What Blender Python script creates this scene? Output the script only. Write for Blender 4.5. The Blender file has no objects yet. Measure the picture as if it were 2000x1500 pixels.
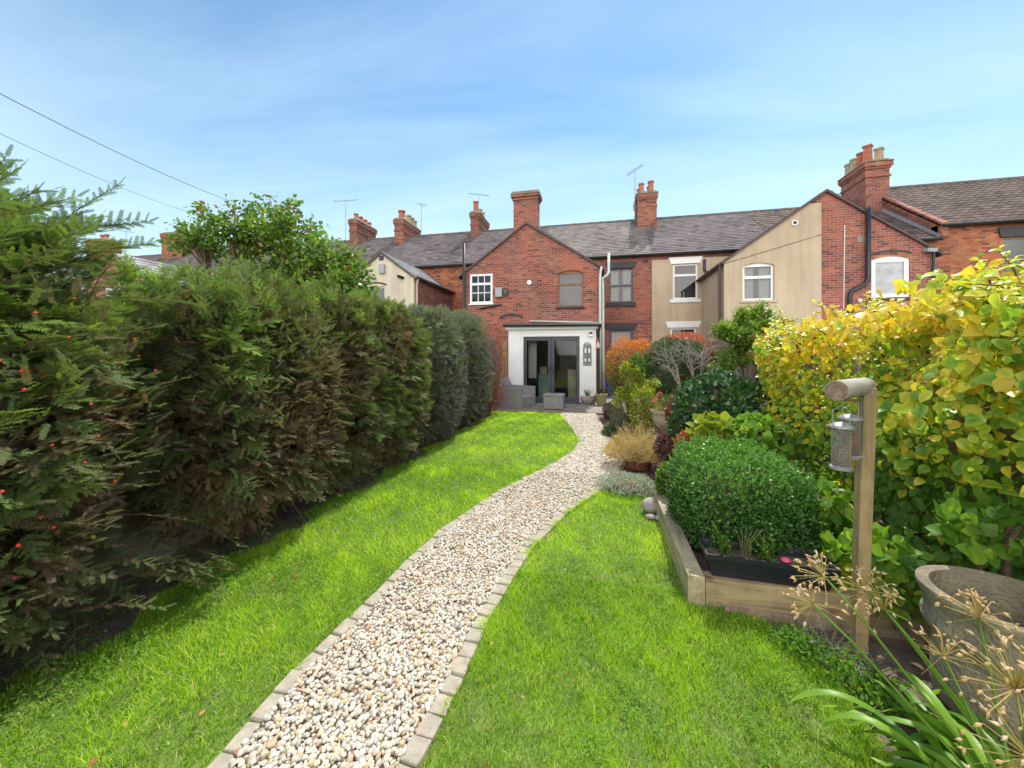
import bpy, math, random
import numpy as np
from mathutils import Vector, Matrix
random.seed(7); rng = np.random.default_rng(11)
scene = bpy.context.scene
col = scene.collection
R = math.radians

# ------------------------------------------------------------------ camera
YAW = R(12.75); FPX = 750.0; CAMH = 1.55; HOR = 690.0
cam = bpy.data.cameras.new('camera'); camo = bpy.data.objects.new('camera', cam); col.objects.link(camo)
cam.sensor_width = 36; cam.lens = 36 * FPX / 2000; cam.shift_y = -(750 - HOR) / 2000
cam.clip_start = 0.05; cam.clip_end = 2000
camo.location = (0, 0, CAMH); camo.rotation_euler = (R(90), 0, YAW)
scene.camera = camo

# ------------------------------------------------------------------ light
SUN_EL = 57.0; SUN_AZ = 15.0          # azimuth measured from +Y towards +X
w = bpy.data.worlds.new('World'); scene.world = w; w.use_nodes = True
nt = w.node_tree; nt.nodes.clear()
def wn(t): return nt.nodes.new(t)
sky = wn('ShaderNodeTexSky'); sky.sky_type = 'NISHITA'; sky.sun_disc = False
sky.sun_elevation = R(SUN_EL); sky.sun_rotation = R(SUN_AZ); sky.air_density = 1.0; sky.dust_density = 0.0; sky.ozone_density = 2.0
tc = wn('ShaderNodeTexCoord'); sep = wn('ShaderNodeSeparateXYZ'); nt.links.new(tc.outputs['Generated'], sep.inputs[0])
mx = wn('ShaderNodeMath'); mx.operation = 'MAXIMUM'; mx.inputs[1].default_value = 0.06; nt.links.new(sep.outputs[2], mx.inputs[0])
d1 = wn('ShaderNodeMath'); d1.operation = 'DIVIDE'; nt.links.new(sep.outputs[0], d1.inputs[0]); nt.links.new(mx.outputs[0], d1.inputs[1])
d2 = wn('ShaderNodeMath'); d2.operation = 'DIVIDE'; nt.links.new(sep.outputs[1], d2.inputs[0]); nt.links.new(mx.outputs[0], d2.inputs[1])
cmb = wn('ShaderNodeCombineXYZ'); nt.links.new(d1.outputs[0], cmb.inputs[0]); nt.links.new(d2.outputs[0], cmb.inputs[1])
mp = wn('ShaderNodeMapping'); mp.inputs['Rotation'].default_value = (0, 0, R(20)); mp.inputs['Scale'].default_value = (0.28, 1.1, 1); nt.links.new(cmb.outputs[0], mp.inputs[0])
nz = wn('ShaderNodeTexNoise'); nz.inputs['Scale'].default_value = 1.1; nz.inputs['Detail'].default_value = 7; nz.inputs['Roughness'].default_value = 0.55; nz.inputs['Distortion'].default_value = 0.7
nt.links.new(mp.outputs[0], nz.inputs['Vector'])
rp = wn('ShaderNodeValToRGB'); rp.color_ramp.elements[0].position = 0.36; rp.color_ramp.elements[1].position = 0.85
rp.color_ramp.elements[0].color = (0, 0, 0, 1); rp.color_ramp.elements[1].color = (0.52, 0.52, 0.52, 1); nt.links.new(nz.outputs['Fac'], rp.inputs[0])
tint = wn('ShaderNodeMix'); tint.data_type = 'RGBA'; tint.blend_type = 'MULTIPLY'; tint.inputs[0].default_value = 1
tint.inputs[7].default_value = (.54, .65, .62, 1); nt.links.new(sky.outputs[0], tint.inputs[6])
mixc = wn('ShaderNodeMix'); mixc.data_type = 'RGBA'; mixc.inputs[7].default_value = (3.3, 4.1, 4.6, 1)
nt.links.new(rp.outputs[0], mixc.inputs[0]); nt.links.new(tint.outputs[2], mixc.inputs[6])
hz = wn('ShaderNodeMapRange'); hz.inputs[1].default_value = 0.02; hz.inputs[2].default_value = 0.55; hz.inputs[3].default_value = 0.78; hz.inputs[4].default_value = 0; nt.links.new(sep.outputs[2], hz.inputs[0])
mixh = wn('ShaderNodeMix'); mixh.data_type = 'RGBA'; mixh.inputs[7].default_value = (2.9, 3.7, 4.2, 1); nt.links.new(hz.outputs[0], mixh.inputs[0]); nt.links.new(mixc.outputs[2], mixh.inputs[6])
# cloud bank added behind the camera, out of view, to brighten the house fronts
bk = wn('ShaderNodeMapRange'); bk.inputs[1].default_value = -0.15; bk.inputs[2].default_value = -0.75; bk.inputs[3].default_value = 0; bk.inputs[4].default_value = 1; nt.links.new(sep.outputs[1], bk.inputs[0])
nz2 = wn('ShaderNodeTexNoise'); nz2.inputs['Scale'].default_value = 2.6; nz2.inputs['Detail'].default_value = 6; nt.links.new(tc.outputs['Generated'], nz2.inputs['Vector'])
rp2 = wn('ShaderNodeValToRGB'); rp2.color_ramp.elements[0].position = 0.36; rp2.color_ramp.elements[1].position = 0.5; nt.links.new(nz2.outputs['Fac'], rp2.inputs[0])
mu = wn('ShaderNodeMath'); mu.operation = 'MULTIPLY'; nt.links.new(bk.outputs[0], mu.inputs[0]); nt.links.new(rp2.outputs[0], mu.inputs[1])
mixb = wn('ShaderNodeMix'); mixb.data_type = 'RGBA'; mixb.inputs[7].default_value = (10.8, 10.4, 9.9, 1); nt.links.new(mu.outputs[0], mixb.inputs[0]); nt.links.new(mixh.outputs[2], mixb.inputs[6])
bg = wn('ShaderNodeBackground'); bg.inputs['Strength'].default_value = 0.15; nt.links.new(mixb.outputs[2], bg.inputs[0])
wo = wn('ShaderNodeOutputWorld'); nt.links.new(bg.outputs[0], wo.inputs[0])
sl = bpy.data.lights.new('sun', 'SUN'); sl.energy = 2.6; sl.angle = R(0.5); sl.color = (1, 0.95, 0.86)
so = bpy.data.objects.new('sun', sl); col.objects.link(so)
sd = Vector((math.sin(R(SUN_AZ)) * math.cos(R(SUN_EL)), math.cos(R(SUN_AZ)) * math.cos(R(SUN_EL)), math.sin(R(SUN_EL))))
so.rotation_euler = sd.to_track_quat('Z', 'Y').to_euler(); so.location = (0, 0, 20)
scene.view_settings.view_transform = 'Standard'; scene.view_settings.look = 'None'
scene.view_settings.exposure = 1.04; scene.view_settings.gamma = 1
scene.cycles.max_bounces = 8; scene.cycles.transparent_max_bounces = 12

# ------------------------------------------------------------------ measuring helpers (survey of the photograph)
CY, SY = math.cos(YAW), math.sin(YAW)
def wp(px, py, D):
    xc = (px - 1000) / FPX * D
    return Vector((xc * CY - D * SY, xc * SY + D * CY, CAMH + (HOR - py) / FPX * D))
def gp(px, py, z=0.0):
    return wp(px, py, (CAMH - z) * FPX / (py - HOR))
def at(px, py, Y):
    k = (px - 1000) / FPX
    return wp(px, py, Y / (CY + k * SY))
def ax(px, Y): return at(px, 690, Y).x
def az(px, py, Y): return at(px, py, Y).z

# ------------------------------------------------------------------ mesh helpers
def tag(o, label=None, cat=None, group=None, kind=None):
    if label: o['label'] = label
    if cat: o['category'] = cat
    if group: o['group'] = group
    if kind: o['kind'] = kind
    return o
ORG = {}
def empty(name, loc, label=None, cat=None, group=None):
    o = bpy.data.objects.new(name, None); col.objects.link(o); o.location = loc; o.empty_display_size = 0.2
    ORG[o] = Vector(loc); return tag(o, label, cat, group)
def link(name, me, mat, parent=None, org=None):
    o = bpy.data.objects.new(name, me); col.objects.link(o)
    for m in (mat if isinstance(mat, (list, tuple)) else [mat]): me.materials.append(m)
    if parent is not None:
        o.parent = parent; ORG[o] = ORG[parent]
    elif org is not None:
        o.location = org; ORG[o] = Vector(org)
    else: ORG[o] = Vector((0, 0, 0))
    return o

class MB:
    """collects simple solids (world coordinates), links them as ONE mesh"""
    def __init__(s): s.v = []; s.f = []; s.uv = None
    def poly(s, pts):
        n = len(s.v); s.v += [tuple(p) for p in pts]; s.f.append(tuple(range(n, n + len(pts)))); return s
    def hexa(s, p):   # 8 points: bottom 4 ccw, top 4 ccw
        n = len(s.v); s.v += [tuple(q) for q in p]
        s.f += [tuple(n + i for i in q) for q in ((0, 3, 2, 1), (4, 5, 6, 7), (0, 1, 5, 4), (1, 2, 6, 5), (2, 3, 7, 6), (3, 0, 4, 7))]; return s
    def box(s, x0, x1, y0, y1, z0, z1):
        return s.hexa([(x0, y0, z0), (x1, y0, z0), (x1, y1, z0), (x0, y1, z0), (x0, y0, z1), (x1, y0, z1), (x1, y1, z1), (x0, y1, z1)])
    def prism(s, pts, d):    # polygon extruded by vector d
        d = Vector(d); n = len(s.v); k = len(pts)
        s.v += [tuple(p) for p in pts] + [tuple(Vector(p) + d) for p in pts]
        s.f.append(tuple(n + i for i in range(k))); s.f.append(tuple(n + k + i for i in reversed(range(k))))
        for i in range(k):
            j = (i + 1) % k; s.f.append((n + i, n + k + i, n + k + j, n + j))
        return s
    def tube(s, pts, r, seg=8, cap=True):
        pts = [Vector(p) for p in pts]; rs = r if isinstance(r, (list, tuple)) else [r] * len(pts)
        n = len(s.v); up = Vector((0, 0, 1))
        t0 = (pts[1] - pts[0]).normalized()
        a = t0.cross(up) if abs(t0.z) < .9 else t0.cross(Vector((1, 0, 0))); a.normalize()
        for i, p in enumerate(pts):
            t = (pts[min(i + 1, len(pts) - 1)] - pts[max(i - 1, 0)]).normalized()
            a = (a - a.dot(t) * t).normalized(); b = t.cross(a)
            for k in range(seg):
                an = 2 * math.pi * k / seg
                s.v.append(tuple(p + (a * math.cos(an) + b * math.sin(an)) * rs[i]))
        for i in range(len(pts) - 1):
            for k in range(seg):
                k2 = (k + 1) % seg
                s.f.append((n + i * seg + k, n + i * seg + k2, n + (i + 1) * seg + k2, n + (i + 1) * seg + k))
        if cap:
            s.f.append(tuple(n + k for k in reversed(range(seg)))); e = n + (len(pts) - 1) * seg; s.f.append(tuple(e + k for k in range(seg)))
        return s
    def lathe(s, c, prof, seg=24, sx=1, sy=1, wob=None):
        n = len(s.v)
        for j, (r, z) in enumerate(prof):
            for k in range(seg):
                an = 2 * math.pi * k / seg; rr = r * (1 + (wob(an, z) if wob else 0))
                s.v.append((c[0] + rr * math.cos(an) * sx, c[1] + rr * math.sin(an) * sy, c[2] + z))
        for j in range(len(prof) - 1):
            for k in range(seg):
                k2 = (k + 1) % seg
                s.f.append((n + j * seg + k, n + j * seg + k2, n + (j + 1) * seg + k2, n + (j + 1) * seg + k))
        return s
    def wally(s, x0, x1, z0, z1, y, t, holes=()):
        """wall facing -Y with rectangular openings (x0,x1,z0,z1)"""
        xs = sorted({x0, x1, *[h[0] for h in holes], *[h[1] for h in holes]}); zs = sorted({z0, z1, *[h[2] for h in holes], *[h[3] for h in holes]})
        inh = lambda x, z: any(h[0] < x < h[1] and h[2] < z < h[3] for h in holes)
        for i in range(len(xs) - 1):
            for j in range(len(zs) - 1):
                a, b, c, d = xs[i], xs[i + 1], zs[j], zs[j + 1]
                if inh((a + b) / 2, (c + d) / 2): continue
                s.poly([(a, y, c), (b, y, c), (b, y, d), (a, y, d)]); s.poly([(b, y + t, c), (a, y + t, c), (a, y + t, d), (b, y + t, d)])
        for a, b, c, d in list(holes) + [(x0, x1, z0, z1)]:
            s.poly([(a, y, c), (a, y, d), (a, y + t, d), (a, y + t, c)]); s.poly([(b, y, d), (b, y, c), (b, y + t, c), (b, y + t, d)])
            s.poly([(a, y, d), (b, y, d), (b, y + t, d), (a, y + t, d)]); s.poly([(a, y, c), (a, y + t, c), (b, y + t, c), (b, y, c)])
        return s
    def build(s, name, mat, parent=None, org=None, smooth=False, bevel=0):
        o0 = ORG[parent] if parent is not None else Vector(org or (0, 0, 0))
        me = bpy.data.meshes.new(name); me.from_pydata([(p[0] - o0[0], p[1] - o0[1], p[2] - o0[2]) for p in s.v], [], s.f)
        if s.uv:
            ul = me.uv_layers.new(name='UVMap'); ul.data.foreach_set('uv', [c for f in s.f for i in f for c in s.uv[i]])
        if smooth: me.polygons.foreach_set('use_smooth', [True] * len(me.polygons))
        me.update()
        o = link(name, me, mat, parent, org)
        if smooth == 'auto':
            m = o.modifiers.new('split', 'EDGE_SPLIT'); m.split_angle = R(40)
        if bevel:
            m = o.modifiers.new('bevel', 'BEVEL'); m.width = bevel; m.segments = 2; m.limit_method = 'ANGLE'
        return o

class NB:
    """numpy scatter of leaf templates into one mesh with a per-leaf 'tint'"""
    def __init__(s): s.V = []; s.L = []; s.T = []; s.A = []; s.n = 0
    def add(s, tv, tf, P, Rm, S, tint, tvar=None):
        P = np.asarray(P, float); N = len(P)
        if N == 0: return s
        tv = np.asarray(tv, float); S = np.asarray(S, float)
        if S.ndim == 1: S = S[:, None]
        loc = tv[None] * S[:, None, :] if S.shape[1] == 3 else tv[None] * S[:, :, None]
        V = np.einsum('nij,nkj->nki', Rm, loc) + P[:, None, :]
        L = np.array([i for f in tf for i in f]); T = np.array([len(f) for f in tf])
        s.L.append((L[None] + (np.arange(N) * len(tv))[:, None] + s.n).ravel()); s.T.append(np.tile(T, N))
        s.V.append(V.reshape(-1, 3)); a_ = np.repeat(np.broadcast_to(tint, (N,)), len(tv)); s.A.append(a_ if tvar is None else np.clip(a_ + np.tile(tvar, N), 0, 1)); s.n += N * len(tv); return s
    def raw(s, V, F, tint=0.0):
        V = np.asarray(V, float); s.L.append(np.array([i for f in F for i in f]) + s.n); s.T.append(np.array([len(f) for f in F]))
        s.V.append(V); s.A.append(np.broadcast_to(tint, (len(V),))); s.n += len(V); return s
    def build(s, name, mat, parent=None, org=None, smooth=True):
        V = np.concatenate(s.V); L = np.concatenate(s.L).astype(np.int32); T = np.concatenate(s.T).astype(np.int32)
        o0 = ORG[parent] if parent is not None else Vector(org or (0, 0, 0)); V = V - np.array(o0)
        me = bpy.data.meshes.new(name); me.vertices.add(len(V)); me.vertices.foreach_set('co', V.astype(np.float32).ravel())
        me.loops.add(len(L)); me.loops.foreach_set('vertex_index', L)
        me.polygons.add(len(T)); st = np.zeros(len(T), np.int32); st[1:] = np.cumsum(T)[:-1]
        me.polygons.foreach_set('loop_start', st); me.polygons.foreach_set('loop_total', T)
        if smooth: me.polygons.foreach_set('use_smooth', np.ones(len(T), bool))
        a = me.attributes.new('tint', 'FLOAT', 'POINT'); a.data.foreach_set('value', np.concatenate(s.A).astype(np.float32))
        me.update(calc_edges=True)
        return link(name, me, mat, parent, org)

def norm(a): return a / np.maximum(np.linalg.norm(a, axis=-1, keepdims=True), 1e-9)
def frames(d, n):
    """leaf axis d -> local y, face normal near n -> local z"""
    d = norm(d); z = norm(n - (n * d).sum(-1, keepdims=True) * d); x = np.cross(d, z)
    return np.stack([x, d, z], axis=-1)
def rdir(N): return norm(rng.normal(size=(N, 3)))
_ph = rng.uniform(0, 6.28, (6, 3)); _fr = rng.normal(size=(6, 3))
def lump(P, k=1.0):
    s = 0
    for i in range(6):
        s = s + np.sin((P * _fr[i] * k * (1 + .35 * i)).sum(-1) + _ph[i, 0]) / (1 + .3 * i)
    return s / 3.2

# leaf templates
LV = np.array([0, -.05, -.05, .15, .12, .14, .12, .12, .14, .12, .1, 0])
LEAF = ([(0, 0, 0), (0, .33, -.02), (0, .68, -.02), (0, 1.02, -.14), (-.34, .2, .05), (-.42, .52, .06), (-.2, .85, -.03), (.34, .2, .05), (.42, .52, .06), (.2, .85, -.03), (0, -.3, -.03), (.012, 0, 0)],
        [(0, 7, 1), (1, 7, 8, 2), (2, 8, 9, 3), (0, 1, 4), (1, 2, 5, 4), (2, 3, 6, 5), (10, 11, 0)])
LEAFB = ([(0, 0, 0), (0, .33, .05), (0, .62, .0), (0, .86, -.3), (-.30, .22, .16), (-.34, .5, .14), (-.16, .76, -.12), (.26, .2, .18), (.30, .52, .10), (.15, .76, -.16), (0, -.3, -.03), (.012, 0, 0)], LEAF[1])
LANCE = ([(0, 0, 0), (0, .5, -.03), (0, 1, -.1), (-.17, .38, .04), (.17, .38, .04)], [(0, 4, 1), (1, 4, 2), (0, 1, 3), (1, 2, 3)])
ROUND = ([(0, 0, 0), (-.3, .3, .03), (-.26, .72, .0), (0, .95, -.04), (.26, .72, 0), (.3, .3, .03)], [(0, 5, 4, 3), (0, 3, 2, 1)])
def twig_template(k=13, nl=.24, w=.03):
    v = [(-.012, 0, 0), (.012, 0, 0), (0, 1, 0)]; f = [(0, 1, 2)]
    rr = random.Random(3)
    for i in range(k):
        t = .03 + i / k * .95; L = nl * (1 - .45 * (i / k) ** 2)
        for sgn in (-1, 1):
            n = len(v); z = rr.uniform(-.03, .05)
            v += [(0, t - w / 2, 0), (0, t + w / 2, 0), (sgn * L * .88, t + L * .38 + w * .8, z), (sgn * L * .5, t + L * .2 - w * .45, z * .6)]
            f.append((n, n + 1, n + 2, n + 3) if sgn < 0 else (n, n + 3, n + 2, n + 1))
    return v, f
def fan_template(tw, k=5, ang=.85, seed=1):
    tv, tf = tw; tv = np.array(tv); V = []; F = []; rr = random.Random(seed)
    def put(o, a, L, zt, roll):
        ca, sa = math.cos(a), math.sin(a); n = len(V)
        for (x, y, z) in tv:
            x, z = x * math.cos(roll) - z * math.sin(roll), x * math.sin(roll) + z * math.cos(roll); x *= L; y *= L; z *= L
            V.append((o[0] + x * ca + y * sa, o[1] - x * sa + y * ca, o[2] + z + y * zt))
        F.extend(tuple(i + n for i in f) for f in tf)
    for i in range(k):
        t = .12 + .72 * i / k
        for sg in (-1, 1):
            tt = t + rr.uniform(-.04, .04); put((0, tt, -.12 * tt * tt), sg * (ang + rr.uniform(-.15, .15)), (.52 - .28 * i / k) * rr.uniform(.8, 1.15), rr.uniform(-.25, .1), rr.uniform(-.3, .3))
    put((0, .55, -.04), rr.uniform(-.1, .1), .45, -.2, 0)
    n = len(V); V += [(-.008, 0, 0), (.008, 0, 0), (0, .6, -.04)]; F.append((n, n + 1, n + 2))
    return np.array(V), F
TWIG = twig_template(13, .19, .05); TWIGS = twig_template(8, .28, .055)
FAN = fan_template(twig_template(9, .19, .075)); FANS = fan_template(twig_template(6, .30, .085), 4)

# ------------------------------------------------------------------ materials
def mat(name):
    m = bpy.data.materials.new(name); m.use_nodes = True; t = m.node_tree; t.nodes.clear()
    o = t.nodes.new('ShaderNodeOutputMaterial'); b = t.nodes.new('ShaderNodeBsdfPrincipled'); t.links.new(b.outputs[0], o.inputs[0])
    return m, t, b, o
def N(t, k, **kw):
    n = t.nodes.new('ShaderNode' + k)
    for a, v in kw.items():
        if a in n.inputs: n.inputs[a].default_value = v
        else: setattr(n, a, v)
    return n
def ramp(t, stops, src=None):
    r = t.nodes.new('ShaderNodeValToRGB'); e = r.color_ramp.elements
    while len(e) > 1: e.remove(e[-1])
    e[0].position = stops[0][0]; e[0].color = (*stops[0][1], 1)
    for p, c in stops[1:]: x = e.new(p); x.color = (*c, 1)
    if src: t.links.new(src, r.inputs[0])
    return r
def rgbmix(t, a, b, f, mode='MIX'):
    m = t.nodes.new('ShaderNodeMix'); m.data_type = 'RGBA'; m.blend_type = mode
    for s, i in ((f, 0), (a, 6), (b, 7)):
        if isinstance(s, (int, float)): m.inputs[i].default_value = s
        elif isinstance(s, tuple): m.inputs[i].default_value = (*s, 1)
        else: t.links.new(s, m.inputs[i])
    return m.outputs[2]
def plain(name, c, rough=.6, var=.15, scale=6, metal=0, bump=0, c2=None, spec=.5, streak=0):
    m, t, b, o = mat(name)
    g = N(t, 'NewGeometry'); n = N(t, 'TexNoise', Scale=scale, Detail=6.0, Roughness=.6); t.links.new(g.outputs['Position'], n.inputs['Vector'])
    lo = c2 or tuple(x * (1 - var) for x in c); hi = c if c2 else tuple(min(1, x * (1 + var)) for x in c)
    r = ramp(t, [(.3, lo), (.7, hi)], n.outputs['Fac']); cc = r.outputs[0]
    if streak:
        mp_ = N(t, 'Mapping'); mp_.inputs['Scale'].default_value = (4, 4, .35); t.links.new(g.outputs['Position'], mp_.inputs[0]); n4 = N(t, 'TexNoise', Scale=1.0, Detail=6.0, Roughness=.65); t.links.new(mp_.outputs[0], n4.inputs['Vector'])
        r4_ = ramp(t, [(.36, (.68, .66, .62)), (.55, (1, 1, 1)), (.75, (1.08, 1.07, 1.05))], n4.outputs['Fac']); cc = rgbmix(t, cc, r4_.outputs[0], streak, 'MULTIPLY')
    t.links.new(cc, b.inputs['Base Color'])
    b.inputs['Roughness'].default_value = rough; b.inputs['Metallic'].default_value = metal; b.inputs['Specular IOR Level'].default_value = spec
    if bump:
        n2 = N(t, 'TexNoise', Scale=scale * 8, Detail=5.0); t.links.new(g.outputs['Position'], n2.inputs['Vector'])
        bp = N(t, 'Bump', Strength=bump, Distance=.02); t.links.new(n2.outputs['Fac'], bp.inputs['Height']); t.links.new(bp.outputs[0], b.inputs['Normal'])
    return m
def wallcoord(t):
    g = N(t, 'NewGeometry'); sp = N(t, 'SeparateXYZ'); t.links.new(g.outputs['Position'], sp.inputs[0])
    sn = N(t, 'SeparateXYZ'); t.links.new(g.outputs['True Normal'], sn.inputs[0])
    ab = N(t, 'Math', operation='ABSOLUTE'); t.links.new(sn.outputs[0], ab.inputs[0])
    gt = N(t, 'Math', operation='GREATER_THAN'); gt.inputs[1].default_value = .6; t.links.new(ab.outputs[0], gt.inputs[0])
    mi = t.nodes.new('ShaderNodeMix'); t.links.new(gt.outputs[0], mi.inputs[0]); t.links.new(sp.outputs[0], mi.inputs[2]); t.links.new(sp.outputs[1], mi.inputs[3])
    cb = N(t, 'CombineXYZ'); t.links.new(mi.outputs[0], cb.inputs[0]); t.links.new(sp.outputs[2], cb.inputs[1])
    return g, cb
def brick(name, c1, c2, mortar, stain=(.42, .42, .45), amt=.6):
    m, t, b, o = mat(name); g, cb = wallcoord(t)
    bt = N(t, 'TexBrick', Scale=1.0); t.links.new(cb.outputs[0], bt.inputs['Vector'])
    bt.inputs['Brick Width'].default_value = .225; bt.inputs['Row Height'].default_value = .076; bt.inputs['Mortar Size'].default_value = .0075; bt.inputs['Mortar Smooth'].default_value = .2
    bt.inputs['Color1'].default_value = (0, 0, 0, 1); bt.inputs['Color2'].default_value = (1, 1, 1, 1); bt.inputs['Mortar'].default_value = (.5, .5, .5, 1)
    r = ramp(t, [(0, tuple(x * .6 for x in c2)), (.08, c2), (.4, c1), (.8, tuple(x * 1.15 for x in c1)), (1, (c1[0] * 1.25, c1[1] * 1.7, c1[2] * 1.4))], bt.outputs['Color'])
    n = N(t, 'TexNoise', Scale=.9, Detail=8.0, Roughness=.65); t.links.new(g.outputs['Position'], n.inputs['Vector'])
    s = ramp(t, [(.38, stain), (.66, (1.12, 1.1, 1.08))], n.outputs['Fac']); c = rgbmix(t, r.outputs[0], s.outputs[0], amt, 'MULTIPLY')
    n3 = N(t, 'TexNoise', Scale=26.0, Detail=3.0); t.links.new(g.outputs['Position'], n3.inputs['Vector'])
    s3 = ramp(t, [(.3, (.72, .72, .72)), (.7, (1.15, 1.15, 1.15))], n3.outputs['Fac']); c = rgbmix(t, c, s3.outputs[0], .7, 'MULTIPLY')
    c = rgbmix(t, c, mortar, bt.outputs['Fac']); t.links.new(c, b.inputs['Base Color']); b.inputs['Roughness'].default_value = .85
    bp = N(t, 'Bump', Strength=.6, Distance=.012, invert=True); t.links.new(bt.outputs['Fac'], bp.inputs['Height']); t.links.new(bp.outputs[0], b.inputs['Normal'])
    return m
def slate(name, c1, c2, moss=(.16, .17, .06), mossamt=.25, width=.28):
    m, t, b, o = mat(name); uv = N(t, 'UVMap'); g = N(t, 'NewGeometry')
    bt = N(t, 'TexBrick', Scale=1.0); t.links.new(uv.outputs[0], bt.inputs['Vector'])
    bt.inputs['Brick Width'].default_value = width; bt.inputs['Row Height'].default_value = 1; bt.inputs['Mortar Size'].default_value = .006
    bt.inputs['Color1'].default_value = (0, 0, 0, 1); bt.inputs['Color2'].default_value = (1, 1, 1, 1); bt.inputs['Mortar'].default_value = (.0, .0, .0, 1)
    r = ramp(t, [(0, tuple(x * .6 for x in c2)), (.06, c2), (.5, c1), (1, tuple(x * 1.1 for x in c1))], bt.outputs['Color'])
    n = N(t, 'TexNoise', Scale=.7, Detail=7.0, Roughness=.7); t.links.new(g.outputs['Position'], n.inputs['Vector'])
    s = ramp(t, [(.35, (.7, .68, .68)), (.6, (1.1, 1.1, 1.08)), (.75, (1.5, 1.45, 1.3))], n.outputs['Fac']); c = rgbmix(t, r.outputs[0], s.outputs[0], .8, 'MULTIPLY')
    n2 = N(t, 'TexNoise', Scale=7.0, Detail=4.0); t.links.new(g.outputs['Position'], n2.inputs['Vector'])
    ms = ramp(t, [(.64, (0, 0, 0)), (.7, (mossamt * 3,) * 3)], n2.outputs['Fac']); c = rgbmix(t, c, moss, ms.outputs[0])
    t.links.new(c, b.inputs['Base Color']); b.inputs['Roughness'].default_value = .9; b.inputs['Specular IOR Level'].default_value = .2
    return m
def wood(name, c1, c2, axis='Z', rough=.75, scale=1.0):
    m, t, b, o = mat(name); g = N(t, 'TexCoord'); mpn = N(t, 'Mapping'); s = {'Z': (14, 14, 1.1), 'X': (1.1, 14, 14), 'Y': (14, 1.1, 14)}[axis]
    mpn.inputs['Scale'].default_value = tuple(x * scale for x in s); t.links.new(g.outputs['Object'], mpn.inputs[0])
    n = N(t, 'TexNoise', Scale=2.2, Detail=8.0, Roughness=.6, Distortion=.9); t.links.new(mpn.outputs[0], n.inputs['Vector'])
    r = ramp(t, [(.3, c2), (.5, c1), (.72, tuple(x * 1.15 for x in c1))], n.outputs['Fac'])
    k = N(t, 'TexVoronoi', Scale=5.0); k.inputs['Randomness'].default_value = 1; t.links.new(g.outputs['Object'], k.inputs['Vector'])
    kr = ramp(t, [(.07, (.38, .27, .18)), (.2, (1, 1, 1))], k.outputs['Distance']); c = rgbmix(t, r.outputs[0], kr.outputs[0], .9, 'MULTIPLY'); ns_ = N(t, 'TexNoise', Scale=4.0, Detail=7.0, Roughness=.7); t.links.new(g.outputs['Object'], ns_.inputs['Vector']); sr_ = ramp(t, [(.35, (.6, .6, .57)), (.6, (1.08, 1.06, 1.03))], ns_.outputs['Fac']); c = rgbmix(t, c, sr_.outputs[0], .85, 'MULTIPLY')
    t.links.new(c, b.inputs['Base Color']); b.inputs['Roughness'].default_value = rough
    bp = N(t, 'Bump', Strength=.3, Distance=.004); t.links.new(n.outputs['Fac'], bp.inputs['Height']); t.links.new(bp.outputs[0], b.inputs['Normal'])
    return m
def leaf(name, stops, rough=.45, trans=.35, spec=.4, tboost=1.3):
    m, t, b, o = mat(name); a = N(t, 'Attribute', attribute_name='tint'); r = ramp(t, stops, a.outputs['Fac'])
    t.links.new(r.outputs[0], b.inputs['Base Color']); b.inputs['Roughness'].default_value = rough; b.inputs['Specular IOR Level'].default_value = spec
    tr = N(t, 'BsdfTranslucent'); c = rgbmix(t, r.outputs[0], (tboost * 1.1, tboost * 1.15, tboost * .6), 1.0, 'MULTIPLY'); t.links.new(c, tr.inputs[0])
    ms = N(t, 'MixShader'); ms.inputs[0].default_value = trans; t.links.new(b.outputs[0], ms.inputs[1]); t.links.new(tr.outputs[0], ms.inputs[2]); t.links.new(ms.outputs[0], o.inputs[0])
    return m
def attr_mat(name, stops, rough=.6, bump=.0):
    m, t, b, o = mat(name); a = N(t, 'Attribute', attribute_name='tint'); r = ramp(t, stops, a.outputs['Fac'])
    g = N(t, 'NewGeometry'); n = N(t, 'TexNoise', Scale=120.0, Detail=3.0); t.links.new(g.outputs['Position'], n.inputs['Vector'])
    s = ramp(t, [(.3, (.8, .78, .74)), (.65, (1.08, 1.08, 1.08))], n.outputs['Fac']); c = rgbmix(t, r.outputs[0], s.outputs[0], .8, 'MULTIPLY')
    t.links.new(c, b.inputs['Base Color']); b.inputs['Roughness'].default_value = rough
    return m
def glass(name, refl=.25, tint=(.8, .85, .85)):
    m, t, b, o = mat(name); t.nodes.remove(b)
    tr = N(t, 'BsdfTransparent'); tr.inputs[0].default_value = (*tint, 1); gl = N(t, 'BsdfGlossy'); gl.inputs['Roughness'].default_value = .03
    lw = N(t, 'LayerWeight'); lw.inputs[0].default_value = .35; ad = N(t, 'Math', operation='ADD', use_clamp=True); ad.inputs[1].default_value = refl; t.links.new(lw.outputs['Fresnel'], ad.inputs[0])
    ms = N(t, 'MixShader'); t.links.new(ad.outputs[0], ms.inputs[0]); t.links.new(tr.outputs[0], ms.inputs[1]); t.links.new(gl.outputs[0], ms.inputs[2]); t.links.new(ms.outputs[0], o.inputs[0])
    return m

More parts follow.
